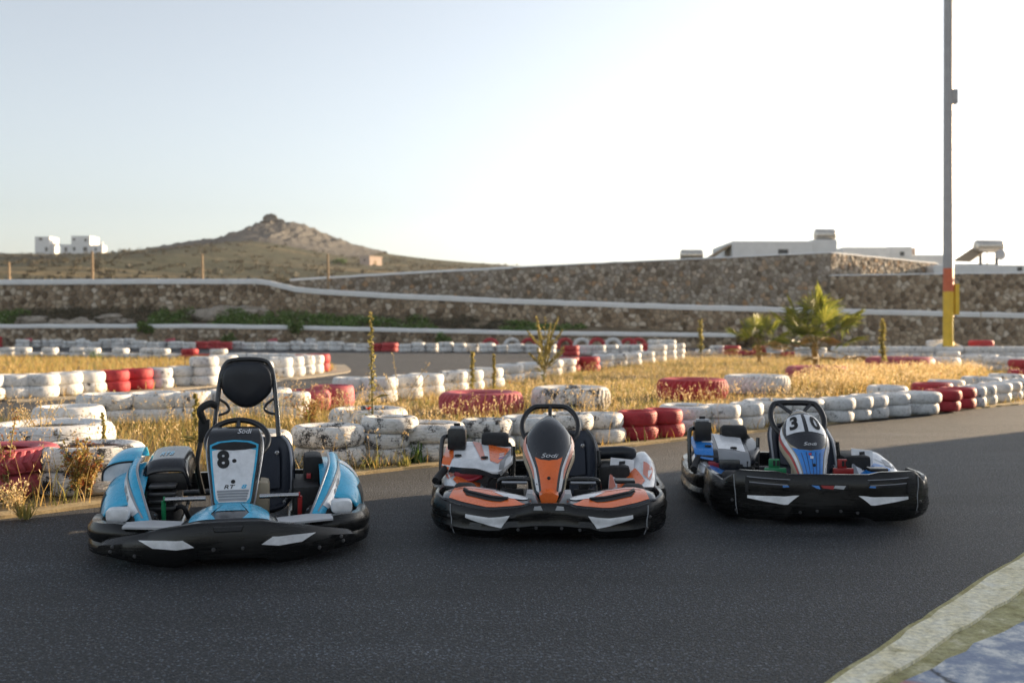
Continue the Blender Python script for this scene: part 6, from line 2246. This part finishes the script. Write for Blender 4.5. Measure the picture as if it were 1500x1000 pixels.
    for u, v in scr:
        p = SN(u, v) + surf_normal(SN, u, v, FN) * 0.008
        b_ = bolt(nf, 0, 0, 0, 0.010, 'black_matt')
        b_.matrix_local = Matrix.Translation(p) @ Matrix.Rotation(R(-25), 4, 'X')

    steering(root, (0.01, 0.83, 0.575), 0.178, 47, 0.26 if P['butterfly'] else 0.12, P['butterfly'])
    seat(root, 0.095, 0.240, 0.505, 'seat_navy', P['seat_trim'], 0.72, 1.22, 0.14)
    MB().box(-0.07, 0.07, 0.50, 0.70, 0.09, 0.34, 0.03).build('fuel_tank', 'beige_plastic', root)
    # pedals or foot hoops
    if P['style'] == 'orange':
        for s in (-1, 1):
            MB().tube(cr([(s * 0.115, 0.50, 0.11), (s * 0.112, 0.46, 0.265), (s * 0.135, 0.455, 0.295), (s * 0.27, 0.455, 0.295), (s * 0.30, 0.46, 0.265), (s * 0.305, 0.50, 0.11)], 5), 0.013, 10).build('foot_hoop', 'tube_black', root)
            MB().tube([(s * 0.13, 0.438, 0.277), (s * 0.28, 0.438, 0.277)], 0.010, 8).build('hoop_bar', 'trim_silver', root)
    for s, m_ in ((-1, P['pedals'][0]), (1, P['pedals'][1])):
        pz = 0.275 if P['style'] != 'orange' else 0.22
        px0, px1 = (0.15, 0.28) if s > 0 else (-0.29, -0.15)
        pd = MB().box(px0, px1, 0.44, 0.465, pz - 0.03, pz + 0.018, 0.006).build('pedal', m_, root)
        MB().box(px0 + 0.03, px1 - 0.04, 0.45, 0.47, pz + 0.019, pz + 0.075, 0.006).build('pedal_tread', m_, pd)
        MB().box(px0 + 0.055, px0 + 0.07, 0.444, 0.449, pz + 0.03, pz + 0.065).build('tread_slot', 'black_matt', pd)
        MB().box(px0 + 0.080, px0 + 0.095, 0.444, 0.449, pz + 0.03, pz + 0.065).build('tread_slot', 'black_matt', pd)
        MB().tube([(px0 + 0.05, 0.47, 0.08), (px0 + 0.05, 0.455, pz)], 0.010, 8).build('pedal_arm', m_, pd)
    # ---- side bumpers
    for s in (-1, 1):
        pts = cr([(s * 0.56, 0.50, 0), (s * 0.66, 0.56, 0), (s * 0.705, 0.72, 0), (s * 0.715, 1.0, 0), (s * 0.70, 1.28, 0), (s * 0.64, 1.38, 0)], 7)
        if s < 0: pts = pts[::-1]
        def secs_(q, p):
            zt = 0.232 + 0.016 * math.sin(p.y * 5)
            return [(-0.02, 0.05), (0.004, 0.045), (0.026, 0.07), (0.034, 0.11), (0.020, 0.14), (0.028, 0.165), (0.018, zt - 0.012), (0.004, zt), (-0.016, zt), (-0.022, zt - 0.02)]
        sb = shell(pts, secs_).build('side_bumper', 'bumper_black', root, True, 36)
        # pod laid inside the bumper
        def SPd(u, v, s=s):
            """u 0 inner .. 1 outer, v 0 front .. 1 rear"""
            xi, xo = 0.40, sint(v, [(0, 0.60), (0.2, 0.665), (0.6, 0.69), (1, 0.66)])
            zi = sint(v, [(0, 0.150), (0.4, 0.185), (1, 0.21)])
            zo = sint(v, [(0, 0.225), (0.25, 0.26), (0.6, 0.30 if s < 0 else P['rz'] - 0.02), (0.85, 0.30 if s < 0 else P['rz']), (1, 0.26 if s < 0 else P['rz'] - 0.04)])
            y = 0.56 + 0.76 * v
            return Vector((s * (xi + (xo - xi) * u), y, zi + (zo - zi) * math.sin(u * math.pi * 0.5) - (0.05 * max(0, u - 0.86) / 0.14)))
        pdn = grid_surf('side_pod', SPd, 0, 1, 16, 0, 1, 18, P['pod_base'], root, 0.008, (0, -0.3, 1))
        FP = (0, -0.4, 1)
        face_panel('colour_panel', [(0.10, 0.04), (0.62, 0.02), (0.75, 0.22), (0.55, 0.48), (0.15, 0.60)][::s], SPd, 0.003, P['main'], pdn, FP, 0.1, 0.1)
        face_panel('white_panel', [(0.66, 0.03), (0.95, 0.06), (0.96, 0.55), (0.62, 0.62), (0.80, 0.24)][::s], SPd, 0.003, 'kart_white', pdn, FP, 0.1, 0.1)
        face_panel('accent_panel', [(0.70, 0.34), (0.86, 0.20), (0.92, 0.44), (0.74, 0.54)][::s], SPd, 0.0045, P['accent'], pdn, FP, 0.1, 0.1)
    # ---- right-hand louvre panel and padded rail
    lp = poly_front('louvre_panel', [(0.375, 0.17), (0.53, 0.19), (0.555, 0.345), (0.40, 0.365)], lambda x, z: 0.80 + 0.6 * (z - 0.17) + 0.3 * (x - 0.375), 0.012, 'kart_white', root)
    for k in range(4):
        z = 0.225 + 0.032 * k
        poly_front('louvre', [(0.452, z), (0.492, z + 0.003), (0.494, z + 0.022), (0.455, z + 0.020)], lambda x, z: 0.796 + 0.6 * (z - 0.17) + 0.3 * (x - 0.375), 0.006, 'black_matt', lp)
    poly_front('accent_panel', [(0.378, 0.172), (0.430, 0.18), (0.395, 0.30)], lambda x, z: 0.796 + 0.6 * (z - 0.17) + 0.3 * (x - 0.375), 0.006, P['accent'], lp)
    if P['style'] == 'orange': MB().tube(cr([(0.30, 1.12, 0.365), (0.40, 1.12, 0.372), (0.50, 1.12, 0.375), (0.575, 1.13, 0.36)], 5), [0.02] + [0.042] * 14 + [0.03], 12).build('padded_rail', 'seat_black', root)
    MB().box(0.33, 0.52, 0.86, 1.18, 0.12, 0.32, 0.03).build('exhaust_box', 'black_matt', root)
    MB().box(0.40, 0.52, 0.50, 0.60, 0.262, 0.285, 0.008).build('brake_cover', 'black_plastic', root)

    # ---- engine side (left)
    eb = MB().box(-0.56, -0.27, 0.86, 1.16, 0.08, 0.30, 0.02).build('engine_block', 'dark_steel', root)
    for k in range(7):
        MB().box(-0.575, -0.255, 0.835, 0.86, 0.11 + 0.026 * k, 0.12 + 0.026 * k).build('cooling_fin', 'dark_steel', eb, False)
    MB().box(-0.60, -0.42, 0.80, 0.86, 0.24, 0.285, 0.01).build('rocker_cover', 'engine_red', eb)
    MB().tube(cr([(-0.60, 0.86, 0.27), (-0.52, 0.80, 0.235), (-0.45, 0.80, 0.25), (-0.40, 0.84, 0.28)], 5), 0.012, 8).build('fuel_hose', 'engine_red', eb)
    MB().lathe([(0, -0.05), (0.05, -0.05), (0.06, -0.03), (0.06, 0.03), (0, 0.05)], 16, 'y', (-0.33, 0.84, 0.2)).build('starter', 'black_matt', eb)
    def SE(u, v):
        """engine cover: u 0 outer .. 1 inner, v 0 front .. 1 rear"""
        x = -0.685 + 0.455 * u
        zf = sint(u, [(0, 0.315), (0.12, 0.300), (0.55, 0.290), (0.80, 0.275), (1.0, 0.345)])
        zr = sint(u, [(0, 0.40), (0.15, 0.432), (0.6, 0.425), (1.0, 0.405)])
        yf = sint(u, [(0, 0.86), (0.3, 0.80), (0.6, 0.79), (0.82, 0.775), (1, 0.92)])
        lip = min(1.0, v / 0.22)
        z = zf + (zr - zf) * (0.28 + 0.72 * (v - 0.0)) if v > 0.22 else (zf - 0.02) + ((zf + (zr - zf) * 0.4384) - (zf - 0.02)) * lip
        return Vector((x, yf + (1.20 - yf) * max(0, v - 0.10) / 0.90, z))
    ec = grid_surf('engine_cover', SE, 0, 1, 28, 0, 1, 20, P['cover_base'], root, 0.01, (0, -0.5, 1), 30)
    FE = (0, -0.6, 1)
    if P['style'] == 'orange':
        face_panel('orange_side', [(0.0, 0.06), (0.10, 0.04), (0.16, 0.28), (0.10, 0.95), (0.0, 0.95)], SE, 0.003, 'kart_orange', ec, FE, 0.08, 0.08)
        face_panel('salmon_stripe', [(0.38, 0.98), (0.50, 0.98), (0.62, 0.30), (0.56, 0.26)], SE, 0.003, 'kart_salmon', ec, FE, 0.08, 0.08)
        face_panel('orange_panel', [(0.62, 0.92), (0.95, 0.80), (0.93, 0.50), (0.80, 0.22), (0.68, 0.30)], SE, 0.003, 'kart_orange', ec, FE, 0.08, 0.08)
        face_panel('grey_edge', [(0.80, 0.05), (0.86, 0.03), (1.0, 0.70), (0.97, 0.82), (0.94, 0.50), (0.82, 0.20)], SE, 0.004, 'kart_grey', ec, FE, 0.08, 0.08)
        face_panel('black_lip', [(0.10, 0.0), (0.84, 0.0), (0.82, 0.06), (0.5, 0.10), (0.14, 0.10)], SE, 0.004, 'carbon_black', ec, FE, 0.08, 0.05)
        for q, m_ in ((0.36, 'deep_blue'), (0.45, 'kart_white'), (0.54, 'kart_white')):
            face_panel('small_mark', [(0.80, q), (0.87, q + 0.01), (0.87, q + 0.055), (0.80, q + 0.045)], SE, 0.0045, m_, ec, FE, 0.08, 0.08)
    else:
        face_panel('blue_side', [(0.0, 0.06), (0.26, 0.04), (0.30, 0.50), (0.18, 0.95), (0.0, 0.95)], SE, 0.003, 'deep_blue', ec, FE, 0.08, 0.08)
        face_panel('white_stripe', [(0.16, 0.55), (0.32, 0.52), (0.30, 0.92), (0.10, 0.92)], SE, 0.0045, 'kart_white', ec, FE, 0.08, 0.08)
        face_panel('white_top', [(0.36, 0.28), (0.76, 0.28), (0.80, 0.95), (0.38, 0.95)], SE, 0.003, 'kart_white', ec, FE, 0.08, 0.08)
        face_panel('grey_front', [(0.34, 0.0), (0.80, 0.0), (0.80, 0.26), (0.34, 0.26)], SE, 0.003, 'kart_grey', ec, FE, 0.08, 0.05)
        face_panel('black_end', [(0.80, 0.0), (1.0, 0.0), (1.0, 0.9), (0.84, 0.9)], SE, 0.003, 'carbon_black', ec, FE, 0.08, 0.08)
        MB().box(-0.53, -0.33, 0.78, 0.80, 0.18, 0.30, 0.008).build('fan_shroud', 'carbon_black', root)
        for k in range(3):
            MB().box(-0.50 + 0.05 * k, -0.47 + 0.05 * k, 0.772, 0.781, 0.245, 0.27, 0.003).build('shroud_slot', 'black_matt', root)
    for u in (0.22, 0.60):
        p = SE(u, 0.34)
        MB().lathe([(0.0, 0.004), (0.010, 0.004), (0.012, 0.010), (0.022, 0.010), (0.024, 0.0)], 18, 'z', (p.x, p.y, p.z + 0.003)).build('grommet', 'black_matt', ec)
    bx_ = MB().box(-0.665, -0.545, 1.02, 1.12, 0.395, 0.535, 0.016).build('transponder_box', 'black_plastic', root)
    MB().box(-0.650, -0.560, 1.04, 1.10, 0.534, 0.552, 0.006).build('lid', 'light_grey', bx_)
    MB().tube([(-0.625, 1.07, 0.56), (-0.585, 1.07, 0.56)], 0.010, 8).build('latch', 'black_matt', bx_)
    MB().tube(cr([(-0.70, 0.98, 0.20), (-0.705, 1.0, 0.34), (-0.70, 1.03, 0.455), (-0.675, 1.05, 0.485), (-0.60, 1.14, 0.485)], 5), 0.015, 10).build('side_hoop', 'tube_black', root)
    MB().tube(cr([(-0.71, 0.72, 0.24), (-0.69, 0.80, 0.265), (-0.66, 0.86, 0.30)], 4), 0.024, 8).build('intake_hose', 'black_matt', root)
    af = MB().lathe([(0.0, -0.09), (0.055, -0.09), (0.07, -0.07), (0.07, 0.07), (0.055, 0.09), (0.0, 0.09)], 18, 'x', (-0.36, 1.22, 0.425)).build('air_filter', 'black_matt', root)
    MB().tube(cr([(-0.27, 1.2, 0.42), (-0.235, 1.15, 0.35), (-0.235, 1.05, 0.22), (-0.22, 0.9, 0.16)], 5), 0.016, 8).build('cable', 'black_matt', root)
    MB().tube([(-0.24, 0.95, 0.16), (-0.23, 0.98, 0.43)], 0.013, 8).build('seat_stay', 'tube_black', root)
    MB().tube([(0.34, 0.95, 0.12), (0.325, 1.0, 0.40)], 0.013, 8).build('seat_stay', 'tube_black', root)
    for s in (-1, 1):
        MB().tube([(s * 0.08, 0.46, 0.13), (s * 0.42, 0.43, 0.14)], 0.010, 8).build('tie_rod', 'steel', root)


k2 = empty('racing_kart', (0.204, 5.50, 0), R(-2))
tag(k2, 'orange, white and black kart with a tall rounded nose fairing', 'kart', 'karts parked on the track')
cone_kart(k2, dict(zt=0.23, tall=False, seed=3, main='kart_orange', accent='kart_salmon', nose_base='beige_plastic', style='orange', butterfly=False, seat_trim='tube_black', pod_base='kart_white', cover_base='kart_white', pedals=('black_matt', 'black_matt'), rz=0.38))
k3 = empty('racing_kart', (1.905, 6.0, 0), R(-3))
tag(k3, 'black, blue and white kart with number 30 on its nose', 'kart', 'karts parked on the track')
cone_kart(k3, dict(zt=0.33, tall=True, seed=8, main='deep_blue', accent='kart_grey', nose_base='beige_plastic', style='blue', butterfly=True, seat_trim='trim_silver', pod_base='kart_white', cover_base='carbon_black', pedals=('pedal_green', 'pedal_red'), rz=0.315))

# ------------------------------------------------------------------ evening air
hz_m = bpy.data.materials.new('air')
hz_m.use_nodes = True
hz_m.node_tree.nodes.clear()
pv_ = hz_m.node_tree.nodes.new('ShaderNodeVolumePrincipled')
pv_.inputs['Color'].default_value = (0.92, 0.94, 1.0, 1)
pv_.inputs['Density'].default_value = 0.00016
pv_.inputs['Anisotropy'].default_value = 0.3
ho_ = hz_m.node_tree.nodes.new('ShaderNodeOutputMaterial')
hz_m.node_tree.links.new(pv_.outputs[0], ho_.inputs['Volume'])
hzo = MB().box(-3010, 3010, -3010, 3010, -1.1, 55).build('haze', hz_m, None, False)
tag(hzo, kind='stuff')
